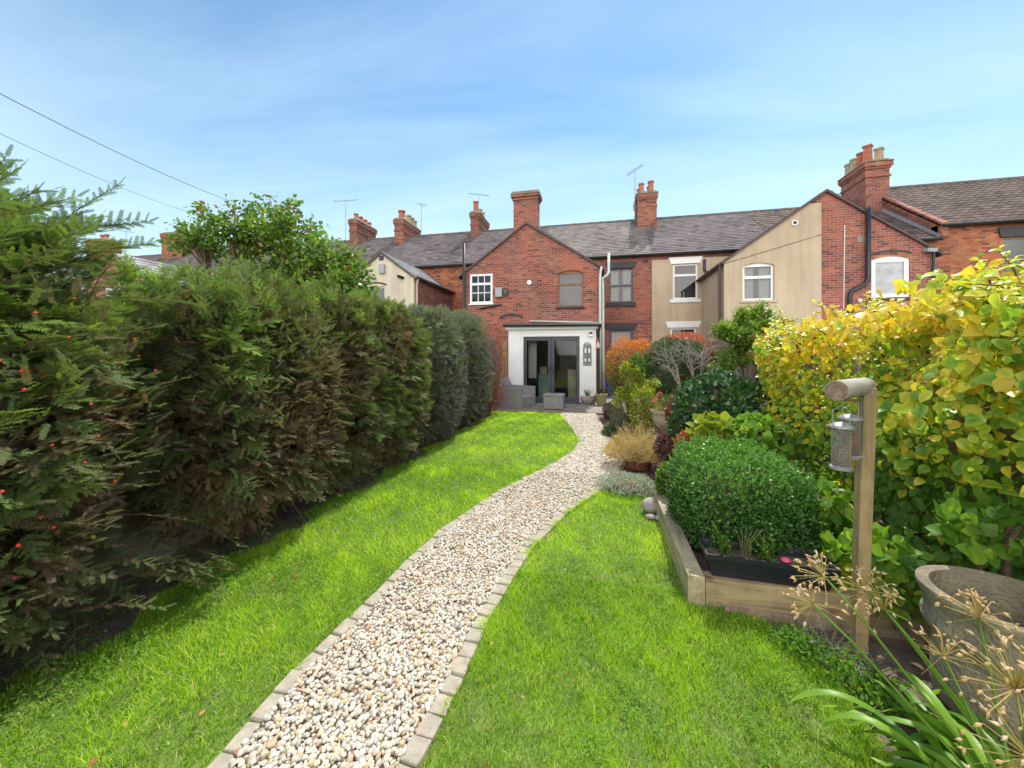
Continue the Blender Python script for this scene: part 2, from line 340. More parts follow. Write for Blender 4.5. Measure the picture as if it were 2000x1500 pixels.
M = {}
M['brick'] = brick('red_brick', (.36, .098, .062), (.21, .065, .055), (.34, .25, .21))
M['brick_orange'] = brick('orange_brick', (.42, .13, .06), (.23, .07, .045), (.27, .15, .10))
M['brick_dark'] = brick('sooty_brick', (.36, .11, .06), (.18, .065, .05), (.22, .17, .14), amt=.7)
M['slate'] = slate('plum_slate', (.15, .128, .135), (.10, .083, .09))
M['slate_pale'] = slate('weathered_slate', (.205, .18, .178), (.14, .12, .12), mossamt=.33)
M['slate_blue'] = slate('grey_slate', (.30, .30, .31), (.21, .21, .22))
M['pantile'] = slate('brown_pantile', (.13, .098, .085), (.085, .065, .06), mossamt=.12, width=.3)
M['ridge'] = plain('ridge_tile', (.15, .12, .11), .8, .3, 3)
M['stone_cap'] = plain('mossy_cap', (.20, .17, .12), .9, .4, 5, bump=.4)
M['render'] = plain('beige_render', (.56, .44, .31), .9, .0, .8, c2=(.46, .36, .25), bump=.25, streak=.4)
M['cream'] = plain('cream_paint', (.68, .61, .48), .8, .0, 1.2, c2=(.58, .50, .38), bump=.2, streak=.5)
M['white_wall'] = plain('white_masonry', (.76, .76, .77), .85, .05, 2, bump=.3, streak=.15)
M['upvc'] = plain('white_frame', (.80, .80, .80), .35, .03, 2)
M['brownframe'] = plain('brown_frame', (.23, .09, .035), .45, .25, 5)
M['tanframe'] = plain('tan_frame', (.36, .19, .09), .5, .2, 5)
M['blackpaint'] = plain('dark_lintel', (.035, .03, .033), .6, .2, 6)
M['darkframe'] = plain('slate_grey_frame', (.055, .055, .075), .4, .1, 4)
M['blackplastic'] = plain('black_plastic', (.02, .02, .024), .35, .2, 6)
M['brownplastic'] = plain('brown_gutter', (.07, .04, .035), .5, .2, 6)
M['palegreen'] = plain('pale_green_pipe', (.52, .60, .54), .5, .15, 5)
M['felt'] = plain('roof_felt', (.05, .05, .055), .7, .2, 5)
M['lead'] = plain('lead_flashing', (.33, .34, .36), .5, .2, 8)
M['terracotta'] = plain('terracotta', (.42, .14, .07), .8, .3, 7)
M['oldterra'] = plain('old_terracotta', (.26, .10, .06), .9, .4, 8)
M['buffpot'] = plain('buff_clay', (.42, .33, .20), .85, .35, 7)
M['alu'] = plain('aluminium', (.35, .36, .38), .4, .15, 9, metal=.6)
M['grey_vent'] = plain('grey_vent', (.36, .36, .38), .6, .1, 6)
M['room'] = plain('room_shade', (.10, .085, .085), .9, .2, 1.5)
M['curtain'] = plain('net_curtain', (.52, .51, .50), .9, .08, 4)
M['net'] = plain('grey_net', (.27, .29, .31), .9, .2, 5)
M['pinkcurtain'] = plain('pink_blind', (.60, .42, .36), .9, .12, 6)
M['glass'] = glass('window_glass', .03)
M['glass_sky'] = glass('mirror_glass', .05)
M['obscure'] = plain('obscured_glass', (.32, .33, .34), .15, .25, 5, spec=.9)
M['wicker'] = None
M['fence'] = wood('weathered_fence', (.30, .23, .17), (.17, .13, .10))
M['timber'] = wood('pale_sleeper', (.36, .28, .155), (.19, .14, .08), 'X')
M['timber_y'] = wood('pale_sleeper_long', (.40, .34, .22), (.24, .20, .13), 'Y')
M['post'] = wood('treated_post', (.34, .25, .125), (.20, .15, .075), 'Z')
M['log'] = wood('grey_log', (.36, .34, .28), (.22, .20, .15), 'X')
M['logend'] = plain('log_end', (.20, .14, .10), .9, .6, 40)
M['concrete'] = plain('gravel_board', (.27, .23, .21), .9, .25, 3, bump=.3)
M['bark'] = plain('bark', (.16, .10, .07), .9, .4, 12, bump=.5)
M['yewbark'] = plain('yew_bark', (.13, .07, .05), .9, .4, 12, bump=.5)
M['greybark'] = plain('grey_twigs', (.25, .21, .18), .85, .25, 14)
M['redstem'] = plain('red_brown_stem', (.17, .07, .04), .7, .3, 14)
M['soil'] = plain('soil', (.13, .09, .07), .95, .5, 9, bump=.8)
M['lawnbase'] = plain('lawn_base', (.17, .27, .03), .95, .4, 6, c2=(.09, .12, .03), bump=.5)
M['gravelbase'] = plain('gravel_base', (.40, .31, .22), .9, .3, 60, bump=.5)
M['stone'] = plain('grey_boulder', (.30, .26, .235), .75, .3, 9, bump=.1)
M['potstone'] = plain('lichen_pot', (.38, .32, .21), .95, .0, 7, c2=(.17, .15, .12), bump=.9, streak=.6)
M['trough'] = plain('black_trough', (.016, .017, .024), .38, .25, 8, bump=.03)
M['blue'] = plain('blue_plastic', (.04, .13, .50), .4, .15, 5)
M['olivepot'] = plain('olive_glaze', (.34, .29, .13), .3, .2, 6)
M['urn'] = plain('cast_stone', (.40, .34, .24), .9, .3, 14, bump=.4)
M['seed'] = plain('bird_seed', (.42, .33, .22), .9, .7, 130, bump=.8)
M['nuts'] = plain('peanuts', (.45, .22, .13), .8, .5, 110, bump=.8)
M['wire'] = plain('steel_wire', (.45, .45, .46), .35, .1, 9, metal=.8)
M['lid'] = plain('pewter_lid', (.30, .28, .28), .4, .15, 6, metal=.3)
M['sett'] = plain('edging_concrete', (.47, .41, .32), .9, .2, 14, bump=.4, c2=(.28, .25, .195))
M['pink'] = plain('pink_petals', (.75, .10, .22), .6, .2, 20)
M['mint'] = plain('mint_paint', (.30, .42, .38), .6, .1, 3)
M['cardboard'] = plain('cardboard', (.45, .37, .30), .8, .1, 3)
# slabs
def slabs():
    m, t, b, o = mat('patio_slabs'); g = N(t, 'NewGeometry'); bt = N(t, 'TexBrick', Scale=1.0); t.links.new(g.outputs['Position'], bt.inputs['Vector'])
    bt.inputs['Brick Width'].default_value = .62; bt.inputs['Row Height'].default_value = .45; bt.inputs['Mortar Size'].default_value = .012
    bt.inputs['Color1'].default_value = (.26, .21, .18, 1); bt.inputs['Color2'].default_value = (.33, .28, .245, 1); bt.inputs['Mortar'].default_value = (.09, .075, .06, 1)
    n = N(t, 'TexNoise', Scale=5.0, Detail=7.0); t.links.new(g.outputs['Position'], n.inputs['Vector']); s = ramp(t, [(.3, (.7, .7, .7)), (.7, (1.15, 1.15, 1.15))], n.outputs['Fac'])
    t.links.new(rgbmix(t, bt.outputs['Color'], s.outputs[0], .8, 'MULTIPLY'), b.inputs['Base Color']); b.inputs['Roughness'].default_value = .85
    return m
M['slabs'] = slabs()
def wicker():
    m, t, b, o = mat('grey_wicker'); g, cb = wallcoord(t); bt = N(t, 'TexBrick', Scale=1.0); t.links.new(cb.outputs[0], bt.inputs['Vector'])
    bt.inputs['Brick Width'].default_value = .05; bt.inputs['Row Height'].default_value = .026; bt.inputs['Mortar Size'].default_value = .004
    bt.inputs['Color1'].default_value = (.30, .28, .285, 1); bt.inputs['Color2'].default_value = (.46, .43, .44, 1); bt.inputs['Mortar'].default_value = (.13, .12, .13, 1)
    t.links.new(bt.outputs['Color'], b.inputs['Base Color']); b.inputs['Roughness'].default_value = .6
    bp = N(t, 'Bump', Strength=.8, Distance=.01, invert=True); t.links.new(bt.outputs['Fac'], bp.inputs['Height']); t.links.new(bp.outputs[0], b.inputs['Normal'])
    return m
M['wicker'] = wicker()
# foliage
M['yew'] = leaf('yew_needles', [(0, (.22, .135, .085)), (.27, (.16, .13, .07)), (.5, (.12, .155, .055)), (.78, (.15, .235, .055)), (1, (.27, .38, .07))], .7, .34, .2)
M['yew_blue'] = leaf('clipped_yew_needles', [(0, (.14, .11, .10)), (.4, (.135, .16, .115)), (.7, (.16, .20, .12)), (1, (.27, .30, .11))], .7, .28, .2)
M['tree'] = leaf('shrub_tree_leaves', [(0, (.06, .12, .03)), (.5, (.13, .24, .035)), (.9, (.26, .38, .05)), (1, (.28, .11, .04))], .35, .35)
M['hydr'] = leaf('climber_leaves', [(0, (.075, .18, .03)), (.4, (.17, .32, .035)), (.62, (.36, .50, .05)), (.80, (.66, .60, .05)), (1, (.72, .50, .05))], .42, .42, tboost=1.35)
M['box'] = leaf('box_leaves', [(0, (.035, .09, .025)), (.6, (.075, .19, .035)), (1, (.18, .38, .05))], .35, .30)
M['camellia'] = leaf('glossy_leaves', [(0, (.018, .055, .016)), (1, (.06, .15, .03))], .18, .15, .7)
M['green'] = leaf('mid_green_leaves', [(0, (.05, .12, .02)), (.6, (.11, .22, .03)), (1, (.25, .34, .05))], .35, .4)
M['lime'] = leaf('lime_leaves', [(0, (.13, .20, .02)), (.6, (.30, .36, .03)), (1, (.48, .46, .05))], .4, .4)
M['orange'] = leaf('orange_leaves', [(0, (.08, .12, .02)), (.35, (.22, .20, .03)), (.6, (.48, .20, .03)), (1, (.60, .16, .04))], .5, .4)
M['redleaf'] = leaf('red_leaves', [(0, (.10, .05, .03)), (.5, (.30, .05, .04)), (1, (.50, .14, .06))], .5, .35)
M['purple'] = leaf('purple_leaves', [(0, (.06, .02, .03)), (.6, (.16, .05, .06)), (1, (.10, .15, .05))], .5, .3)
M['lav'] = leaf('lavender_leaves', [(0, (.10, .12, .07)), (1, (.22, .24, .17))], .7, .25)
M['silver'] = leaf('silver_leaves', [(0, (.22, .28, .20)), (1, (.52, .58, .46))], .7, .2)
M['straw'] = leaf('straw_stems', [(0, (.26, .28, .10)), (.4, (.52, .40, .14)), (.8, (.66, .47, .24)), (1, (.74, .60, .50))], .7, .3)
M['conifer'] = leaf('conifer_leaves', [(0, (.02, .06, .02)), (.8, (.045, .13, .03)), (1, (.09, .2, .04))], .5, .25)
M['grass'] = leaf('grass_blades', [(0, (.09, .19, .012)), (.45, (.26, .45, .015)), (.8, (.48, .66, .03)), (.93, (.60, .74, .05)), (1, (.72, .66, .27))], .5, .45, .3)
M['clover'] = leaf('clover_leaves', [(0, (.07, .17, .02)), (1, (.19, .36, .045))], .7, .3, .15)
M['agap'] = leaf('strap_leaves', [(0, (.09, .22, .02)), (.7, (.24, .42, .04)), (1, (.46, .45, .05))], .42, .35, .4)
M['agst'] = leaf('umbel_stalks', [(0, (.14, .26, .03)), (1, (.30, .36, .06))], .4, .2)
M['brownhead'] = leaf('dried_heads', [(0, (.12, .05, .02)), (1, (.34, .16, .07))], .8, .2)
M['purplefl'] = leaf('violet_petals', [(0, (.05, .03, .2)), (1, (.12, .07, .4))], .6, .3)
M['dead'] = leaf('fallen_leaves', [(0, (.22, .09, .03)), (1, (.55, .30, .10))], .7, .2)
M['pebble'] = attr_mat('pebbles', [(0, (.46, .44, .39)), (.4, (.64, .60, .52)), (.62, (.58, .51, .39)), (.78, (.52, .40, .24)), (.89, (.40, .38, .34)), (.955, (.50, .28, .13)), (.985, (.20, .17, .15)), (1, (.38, .17, .12))], .55)

# ------------------------------------------------------------------ ground plan
def interp(pts):
    P = sorted([(p.y, p.x) for p in pts]); ys = [a for a, b in P]; xs = [b for a, b in P]
    return ys, xs
LE = [gp(*p) for p in ((405, 1500), (570, 1310), (700, 1190), (790, 1100), (860, 1035), (960, 967), (1020, 935), (1085, 903), (1122, 878), (1130, 862), (1118, 838), (1092, 808))]
RE = [gp(*p) for p in ((818, 1500), (900, 1335), (960, 1200), (1040, 1070), (1110, 1000), (1176, 957), (1222, 920), (1232, 895), (1205, 860), (1185, 835), (1168, 808))]
def ext(E):
    d = (E[0] - E[1]).normalized(); return [E[0] + d * 2.6] + E
LE = ext(LE); RE = ext(RE)
LY, LX = interp(LE); RY, RX = interp(RE)
def xl(y): return np.interp(y, LY, LX)
def xr(y): return np.interp(y, RY, RX)
YP = 10.05                       # front edge of the patio
TB = gp(1337, 1160); TX = TB.x; TY = 2.56
bed = [(TX, 4.45), (TX, TY)] + [(gp(*p).x, gp(*p).y) for p in ((1420, 1192), (1500, 1215), (1600, 1290), (1690, 1400), (1770, 1520))] + [(1.02, -1)]
grd = MB().poly([(-300, -300, -.03), (300, -300, -.03), (300, 300, -.03), (-300, 300, -.03)]).build('ground', plain('rough_ground', (.08, .09, .035), .95, .4, 2), org=None); tag(grd, kind='structure')
tag(MB().poly([(-3.35, -2, -.02), (2.75, -2, -.02), (2.75, YP, -.02), (-3.35, YP, -.02)]).build('soil', M['soil']), kind='structure')
ys = np.linspace(-1.2, YP, 60)
tag(MB().poly([(-2.62, y, -.012) for y in ys] + [(xl(y), y, -.012) for y in ys[::-1]]).build('lawn', M['lawnbase']), kind='structure')
ys2 = np.linspace(-1.2, 4.45, 40)
tag(MB().poly([(xr(y), y, -.012) for y in ys2] + [(a, b, -.012) for a, b in bed]).build('lawn', M['lawnbase']), kind='structure')
pm = MB()
for a, b in zip(ys[:-1], ys[1:]): pm.poly([(xl(a) + .04, a, -.006), (xr(a) - .04, a, -.006), (xr(b) - .04, b, -.006), (xl(b) + .04, b, -.006)])
tag(pm.build('path', M['gravelbase']), kind='structure')
tag(MB().box(-3.3, 2.6, YP, 14, -.1, .03).build('patio', M['slabs']), kind='structure')

def inpoly(x, y, poly):
    r = np.zeros(len(x), bool); n = len(poly); j = n - 1
    for i in range(n):
        xi, yi = poly[i]; xj, yj = poly[j]
        c = ((yi > y) != (yj > y)) & (x < (xj - xi) * (y - yi) / (yj - yi + 1e-12) + xi); r ^= c; j = i
    return r
rightlawn = [(xr(y), y) for y in ys2] + bed
# grass blades
BL = ([(-.5, 0, 0), (.5, 0, 0), (-.4, .25, .5), (.4, .25, .5), (0, .75, 1)], [(0, 1, 3, 2), (2, 3, 4)])
def grass_at(x, y):
    Nn = len(x); D = np.hypot(x, y)
    pn = lump(np.stack([x, y, x * 0], -1), 3.0); pn2 = lump(np.stack([x, y, x * 0 + 4], -1), 9.0)
    h = (.027 + .008 * pn + .016 * pn2) * rng.uniform(.5, 1.35, Nn); w_ = (.0024 + .0011 * np.clip(D - 1.6, 0, 9)) * rng.uniform(.7, 1.3, Nn)
    an = rng.uniform(0, 6.283, Nn); lean = rng.uniform(.4, 1.9, Nn)
    c, s = np.cos(an), np.sin(an); z = c * 0
    Rm = np.stack([np.stack([c, -s, z], -1), np.stack([s, c, z], -1), np.stack([z, z, z + 1], -1)], 1)
    S = np.stack([w_, h * lean, h], -1); t_ = np.clip(.45 + .26 * pn2 + .22 * pn + rng.normal(0, .22, Nn), 0, .93); t_[rng.random(Nn) < .05] = 1
    return np.stack([x, y, z - .012], -1), Rm, S, t_
nb = NB()
def fill(n, x0, x1, y0, y1, test):
    x = rng.uniform(x0, x1, n); y = rng.uniform(y0, y1, n); k = test(x, y); x, y = x[k], y[k]
    worn = lump(np.stack([x, y, x * 0 + 9], -1), 4.0); k = rng.random(len(x)) < np.clip(1.3 - .9 * np.clip(worn - .45, 0, 1) * 2, .5, 1); return x[k], y[k]
tl = lambda x, y: (x < xl(y) - .015) & (x > -2.72 + .12 * np.sin(y * 5) + .06 * np.sin(y * 13)) & (y < YP)
tr_ = lambda x, y: inpoly(x, y, rightlawn)
for n, box_, t_ in ((120000, (-2.8, 0.2, .4, 2.6), tl), (80000, (-2.8, .8, 2.6, 5.2), tl), (60000, (-2.8, .9, 5.2, YP), tl),
                    (130000, (-.9, 1.6, .6, 2.7), tr_), (30000, (-.6, 1.6, 2.7, 4.5), tr_)):
    x, y = fill(n, *box_, t_); nb.add(*BL, *grass_at(x, y))
for E_, sg in ((LE, 1), (RE, -1)):
    q = rng.uniform(.5, 9.8 if sg > 0 else 4.4, 9000 if sg > 0 else 6000); ed = (xl(q) + .02 * rng.random(len(q)) ** 2) if sg > 0 else (xr(q) - .02 * rng.random(len(q)) ** 2)
    k = lump(np.stack([q, ed * 0, ed * 0 + sg], -1), 7) > -.15; P_, R_, S_, T_ = grass_at(ed[k], q[k]); nb.add(*BL, P_, R_, S_ * np.array([1, 1.3, .9]), T_)
q = rng.uniform(.8, 9, 60); q = np.repeat(q, 14) + rng.normal(0, .012, 840); xx = np.repeat(xl(q[::14]) + (xr(q[::14]) - xl(q[::14])) * rng.uniform(.15, .85, 60), 14) + rng.normal(0, .012, 840); P_, R_, S_, T_ = grass_at(xx, q); nb.add(*BL, P_ + [0, 0, .01], R_, S_ * np.array([1, 1, .7]), T_)
tag(nb.build('grass', M['grass'], smooth=False), 'short bright green lawn grass on both sides of the pebble path', 'grass', kind='stuff')
# clover and moss in the turf
nb = NB(); CL = ([(0, 0, 0), (-.3, .45, .06), (-.12, .85, .03), (.12, .85, .03), (.3, .45, .06)], [(0, 4, 3, 2, 1)])
def clover(n, x0, x1, y0, y1, test, thr, z=.026):
    x = rng.uniform(x0, x1, n); y = rng.uniform(y0, y1, n); k = test(x, y) & (lump(np.stack([x, y, x * 0 + 2], -1), 5) > thr); x, y = x[k], y[k]
    for q in range(3):
        an = q * 2.094 + rng.uniform(0, 6, 1) + x * 90; d = np.stack([np.cos(an), np.sin(an), an * 0 + .15], -1)
        nb.add(*CL, np.stack([x, y, x * 0 + z * rng.uniform(.5, 1.2, len(x))], -1), frames(d, np.stack([x * 0, x * 0, x * 0 + 1.], -1) + rng.normal(0, .25, (len(x), 3))), rng.uniform(.008, .014, len(x)), rng.random(len(x)))
clover(10000, -2.8, 0.3, .5, 5, tl, .1); clover(9000, -3.1, -2.3, .5, 7, lambda x, y: x < -2.25 - .2 * np.sin(y * 3), -.5, .045); clover(9000, -.4, 1.5, .9, 3, tr_, .0)
tag(nb.build('clover', M['clover']), 'low clover and moss patches growing through the turf', 'clover', kind='stuff')

# gravel
def ico(sub):
    import bmesh
    b = bmesh.new(); bmesh.ops.create_icosphere(b, subdivisions=sub, radius=1); v = np.array([tuple(q.co) for q in b.verts]); f = [tuple(q.index for q in p.verts) for p in b.faces]; b.free(); return v, f
nb = NB(); sp = .0145
gx, gy = np.meshgrid(np.arange(-2.6, 1.4, sp), np.arange(.5, YP + .02, sp)); gx = gx.ravel() + rng.uniform(-.4, .4, gx.size) * sp; gy = gy.ravel() + rng.uniform(-.4, .4, gy.size) * sp
k = (gx > xl(gy) + .07) & (gx < xr(gy) - .08) & (rng.random(len(gx)) < np.where(gy > 4, .62, .9)); gx, gy = gx[k], gy[k]
Dp = np.hypot(gx, gy); sz = rng.uniform(.0052, .0128, len(gx)) * np.where(Dp > 5, 1.3, 1)
for lo, hi, sub in ((0, 2.3, 3), (2.3, 30, 2)):
    k = (Dp >= lo) & (Dp < hi); n = k.sum(); v, f = ico(sub)
    for var in range(4):
        kk = np.where(k)[0][var::4]; m_ = len(kk); vv = v * (1 + .16 * lump(v + var * 7, 1.6)[:, None])
        S = np.stack([sz[kk] * rng.uniform(.95, 1.5, m_), sz[kk], sz[kk] * rng.uniform(.55, .85, m_)], -1)
        Rm = frames(rdir(m_) * [1, 1, .35], np.array([0, 0, 1.]) + rng.normal(0, .35, (m_, 3)))
        tn = rng.random(m_) ** .95; nb.add(vv, f, np.stack([gx[kk], gy[kk], rng.uniform(-.004, .016, m_)], -1), Rm, S, tn)
tag(nb.build('gravel', M['pebble']), 'cream, white and amber pebbles filling the garden path', 'gravel', kind='stuff')

# edging blocks
def sett_mesh(seed, L, W):
    b = MB(); rr = random.Random(seed); j = lambda: rr.uniform(-.004, .004)
    h = .055
    b.hexa([(-L / 2 + j(), -W / 2 + j(), -h), (L / 2 + j(), -W / 2 + j(), -h), (L / 2 + j(), W / 2 + j(), -h), (-L / 2 + j(), W / 2 + j(), -h),
            (-L / 2 + j(), -W / 2 + j(), j()), (L / 2 + j(), -W / 2 + j(), j()), (L / 2 + j(), W / 2 + j(), j()), (-L / 2 + j(), W / 2 + j(), j())])
    me = bpy.data.meshes.new('edging_block'); me.from_pydata(b.v, [], b.f); me.materials.append(M['sett']); return me
def edge_row(E, side, L, W, lab, grp, ymax):
    ms = [sett_mesh(s + (50 if side > 0 else 0), L, W) for s in range(5)]
    pts = [p for p in E if p.y <= ymax]; seg = []; acc = 0.0; s = .4
    cum = [0]; 
    for a, b in zip(pts[:-1], pts[1:]): cum.append(cum[-1] + (b - a).length)
    i = 0
    while s < cum[-1]:
        k = max(j for j in range(len(cum)) if cum[j] <= s); k = min(k, len(pts) - 2); d = (pts[k + 1] - pts[k]).normalized(); p = pts[k] + d * (s - cum[k]); nrm = Vector((-d.y, d.x, 0)) * side
        o = bpy.data.objects.new('edging_block', random.choice(ms)); col.objects.link(o); o.location = (p.x + nrm.x * W * .5, p.y + nrm.y * W * .5, .008 + random.uniform(-.004, .005))
        o.rotation_euler = (random.uniform(-.03, .03), random.uniform(-.03, .03), math.atan2(d.y, d.x) + random.uniform(-.05, .05))
        md = o.modifiers.new('bevel', 'BEVEL'); md.width = .007; md.segments = 2
        tag(o, lab, 'edging block', grp); s += L + .009
edge_row(LE, -1, .12, .07, 'small sandy concrete block in the row edging the left side of the pebble path', 'blocks edging the left side of the path', 9.9)
edge_row(RE, 1, .098, .085, 'small sandy concrete block in the row edging the path beside the right lawn', 'blocks edging the right side of the path', 4.55)

# ------------------------------------------------------------------ roofs
def roof(p_el, p_er, p_rr, p_rl, rowlen=.2, wave=0, lift=.018, thick=.05):
    """sloping sheet laid in overlapping courses; corners: eave-left, eave-right, ridge-right, ridge-left"""
    el, er, rr, rl = [Vector(p) for p in (p_el, p_er, p_rr, p_rl)]
    nn = (er - el).cross(rl - el).normalized(); 
    if nn.z < 0: nn = -nn
    slope = max((rl - el).length, (rr - er).length); nr = max(2, int(round(slope / rowlen))); wid = max((er - el).length, (rr - rl).length)
    nc = max(1, int(wid / .05)) if wave else max(1, int(wid / .6)); b = MB(); b.uv = []
    def P(i, j, up):
        t = i / nr; s = j / nc; p = (el.lerp(rl, t)).lerp(er.lerp(rr, t), s); wv = wave * math.cos(s * wid / .3 * 2 * math.pi) if wave else 0
        return p + nn * (up + wv)
    e = (er - el).normalized()
    for i in range(nr):
        n = len(b.v)
        for j in range(nc + 1):
            for (ii, up) in ((i, lift), (i + 1, .0)):
                p = P(ii, j, up + random.uniform(-.003, .003)); b.v.append(tuple(p)); b.uv.append((e.dot(p), ii if ii == i else ii - .02))
        for j in range(nc): b.f.append((n + j * 2, n + j * 2 + 2, n + j * 2 + 3, n + j * 2 + 1))
        n = len(b.v)
        for j in range(nc + 1):
            for up in (-.002 if i else -thick, lift): p = P(i, j, up); b.v.append(tuple(p)); b.uv.append((e.dot(p), i + .02))
        for j in range(nc): b.f.append((n + j * 2, n + j * 2 + 2, n + j * 2 + 3, n + j * 2 + 1))
    # underside and verges
    for q in ([el, rl, rr, er],):
        n = len(b.v)
        for p in q: b.v.append(tuple(p - nn * thick)); b.uv.append((0, 0))
        b.f.append(tuple(range(n, n + 4)))
    for a, c in ((el, rl), (rr, er), (rl, rr)):
        n = len(b.v); b.v += [tuple(a - nn * thick), tuple(a + nn * .004), tuple(c + nn * .004), tuple(c - nn * thick)]; b.uv += [(0, 0)] * 4; b.f.append((n, n + 1, n + 2, n + 3))
    return b

def chimney(root, x0, x1, y0, y1, z0, z1, m, pots, cap=True, corb=.06):
    b = MB(); h = z1 - z0
    b.box(x0, x1, y0, y1, z0, z1 - .42); b.box(x0 - corb * .5, x1 + corb * .5, y0 - corb * .5, y1 + corb * .5, z1 - .78, z1 - .70)
    b.box(x0 - corb * .5, x1 + corb * .5, y0 - corb * .5, y1 + corb * .5, z1 - .42, z1 - .33); b.box(x0 - corb, x1 + corb, y0 - corb, y1 + corb, z1 - .33, z1 - .12)
    c = b.build('chimney', m, root)
    MB().hexa([(x0 - corb * 1.4, y0 - corb * 1.4, z1 - .12), (x1 + corb * 1.4, y0 - corb * 1.4, z1 - .12), (x1 + corb * 1.4, y1 + corb * 1.4, z1 - .12), (x0 - corb * 1.4, y1 + corb * 1.4, z1 - .12),
               (x0 + .04, y0 + .04, z1 + .02), (x1 - .04, y0 + .04, z1 + .02), (x1 - .04, y1 - .04, z1 + .02), (x0 + .04, y1 - .04, z1 + .02)]).build('cap', M['stone_cap'], c)
    for (px_, py_, r, ph, mm, sq) in pots:
        seg = 4 if sq else 16; b = MB()
        if sq == 8: seg = 8
        b.lathe((px_, py_, z1 - .02), [(r * 1.15, 0), (r * 1.15, .05), (r, .07), (r * .86, ph - .12), (r * .86, ph - .1), (r * 1.12, ph - .07), (r * 1.12, ph), (r * .75, ph), (r * .7, ph - .15)], seg)
        b.build('chimney_pot', mm, c, smooth='auto')
    return c
def window(root, x0, x1, z0, z1, y, fm, split=.68, mullions=None, arch=0, fw=.06, rec=.07, inner='curtain', gm='glass', sill=None, sillm=None, lintel=None, lintelm=None, bars=False, label=None):
    f = MB(); ya, yb = y + rec, y + rec + .06
    f.box(x0, x0 + fw, ya, yb, z0, z1); f.box(x1 - fw, x1, ya, yb, z0, z1); f.box(x0 + fw, x1 - fw, ya, yb, z0, z0 + fw); f.box(x0 + fw, x1 - fw, ya, yb, z1 - fw - arch, z1)
    zs = None
    if split:
        zs = z0 + (z1 - z0) * split; f.box(x0 + fw, x1 - fw, ya - .012, yb, zs - fw * .6, zs + fw * .6)
    if bars:
        for kx in (1, 2): xx = x0 + fw + (x1 - x0 - 2 * fw) * kx / 3; f.box(xx - .014, xx + .014, ya + .01, yb - .01, z0 + fw, zs - fw * .6); f.box(xx - .014, xx + .014, ya + .01, yb - .01, zs + fw * .6, z1 - fw - arch)
        zz = (z0 + fw + zs) / 2; f.box(x0 + fw, x1 - fw, ya + .012, yb - .012, zz - .014, zz + .014)
    fo = f.build('window', fm, root)
    if label: fo['label'] = label
    MB().poly([(x0 + fw * .5, yb - .025, z0 + fw * .5), (x1 - fw * .5, yb - .025, z0 + fw * .5), (x1 - fw * .5, yb - .025, z1 - fw * .5), (x0 + fw * .5, yb - .025, z1 - fw * .5)]).build('pane', M[gm], fo)
    if inner:
        b = MB(); n = 28; zt = z1
        if inner == 'curtain': spans = ((x0 + .02, x0 + (x1 - x0) * .40), (x0 + (x1 - x0) * .58, x1 - .02)); mm = M['curtain']
        elif inner == 'net': spans = ((x0 + .02, x1 - .02),); mm = M['net']; zt = z1
        elif inner == 'pink': spans = ((x0 + .02, x1 - .02),); mm = M['pinkcurtain']
        else: spans = (); mm = None
        for a, c in spans:
            for i in range(n):
                u0, u1 = a + (c - a) * i / n, a + (c - a) * (i + 1) / n; w0, w1 = .02 * math.sin(i * 1.3), .02 * math.sin((i + 1) * 1.3)
                b.poly([(u0, yb + .07 + w0, z0 + .03), (u1, yb + .07 + w1, z0 + .03), (u1, yb + .07 + w1, zt), (u0, yb + .07 + w0, zt)])
        if spans: b.build('curtain', mm, fo)
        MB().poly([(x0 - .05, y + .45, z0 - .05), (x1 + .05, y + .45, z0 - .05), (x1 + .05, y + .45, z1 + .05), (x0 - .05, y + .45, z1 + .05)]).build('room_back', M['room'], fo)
    if sill:
        a, c = sill; MB().box(x0 - a, x1 + a, y - .06, y + rec, z0 - c, z0 - .002).build('sill', sillm, fo, bevel=.006)
    if lintel:
        a, c = lintel; MB().prism([(x0 - a * .45, y - .05, z1 + .003), (x1 + a * .45, y - .05, z1 + .003), (x1 + a, y - .05, z1 + c), (x0 - a, y - .05, z1 + c)], (0, .09, 0)).build('lintel', lintelm, fo)
    return fo
def archpiece(root, x0, x1, z, y, rise, h, m, fill=None, name='arch'):
    """segmental arch band over an opening whose square top is at z; optional filler below the curve"""
    n = 12; cx = (x0 + x1) / 2; hw = (x1 - x0) / 2; A = [(cx + hw * 1.04 * math.cos(math.pi * i / n) , z - rise + rise * math.sin(math.pi * i / n)) for i in range(n + 1)][::-1]
    A = [(x0 + (x1 - x0) * i / n, z - rise + rise * (1 - (2 * i / n - 1) ** 2)) for i in range(n + 1)]
    b = MB()
    for (a, za), (c, zc) in zip(A[:-1], A[1:]):
        b.prism([(a, y - .012, za), (c, y - .012, zc), (c, y - .012, zc + h), (a, y - .012, za + h)], (0, .1, 0))
    return b.build(name, m, root)
def arch_corners(root, x0, x1, z, y, rise, m):
    """brick infill that turns a square opening top into a segmental arch"""
    n = 12; b = MB()
    for i in range(n):
        a, c = x0 + (x1 - x0) * i / n, x0 + (x1 - x0) * (i + 1) / n; f = lambda q: z - rise + rise * (1 - (2 * q / n - 1) ** 2)
        b.prism([(a, y - .002, f(i)), (c, y - .002, f(i + 1)), (c, y - .002, z + .002), (a, y - .002, z + .002)], (0, .2, 0))
    return b.build('arch_infill', m, root)

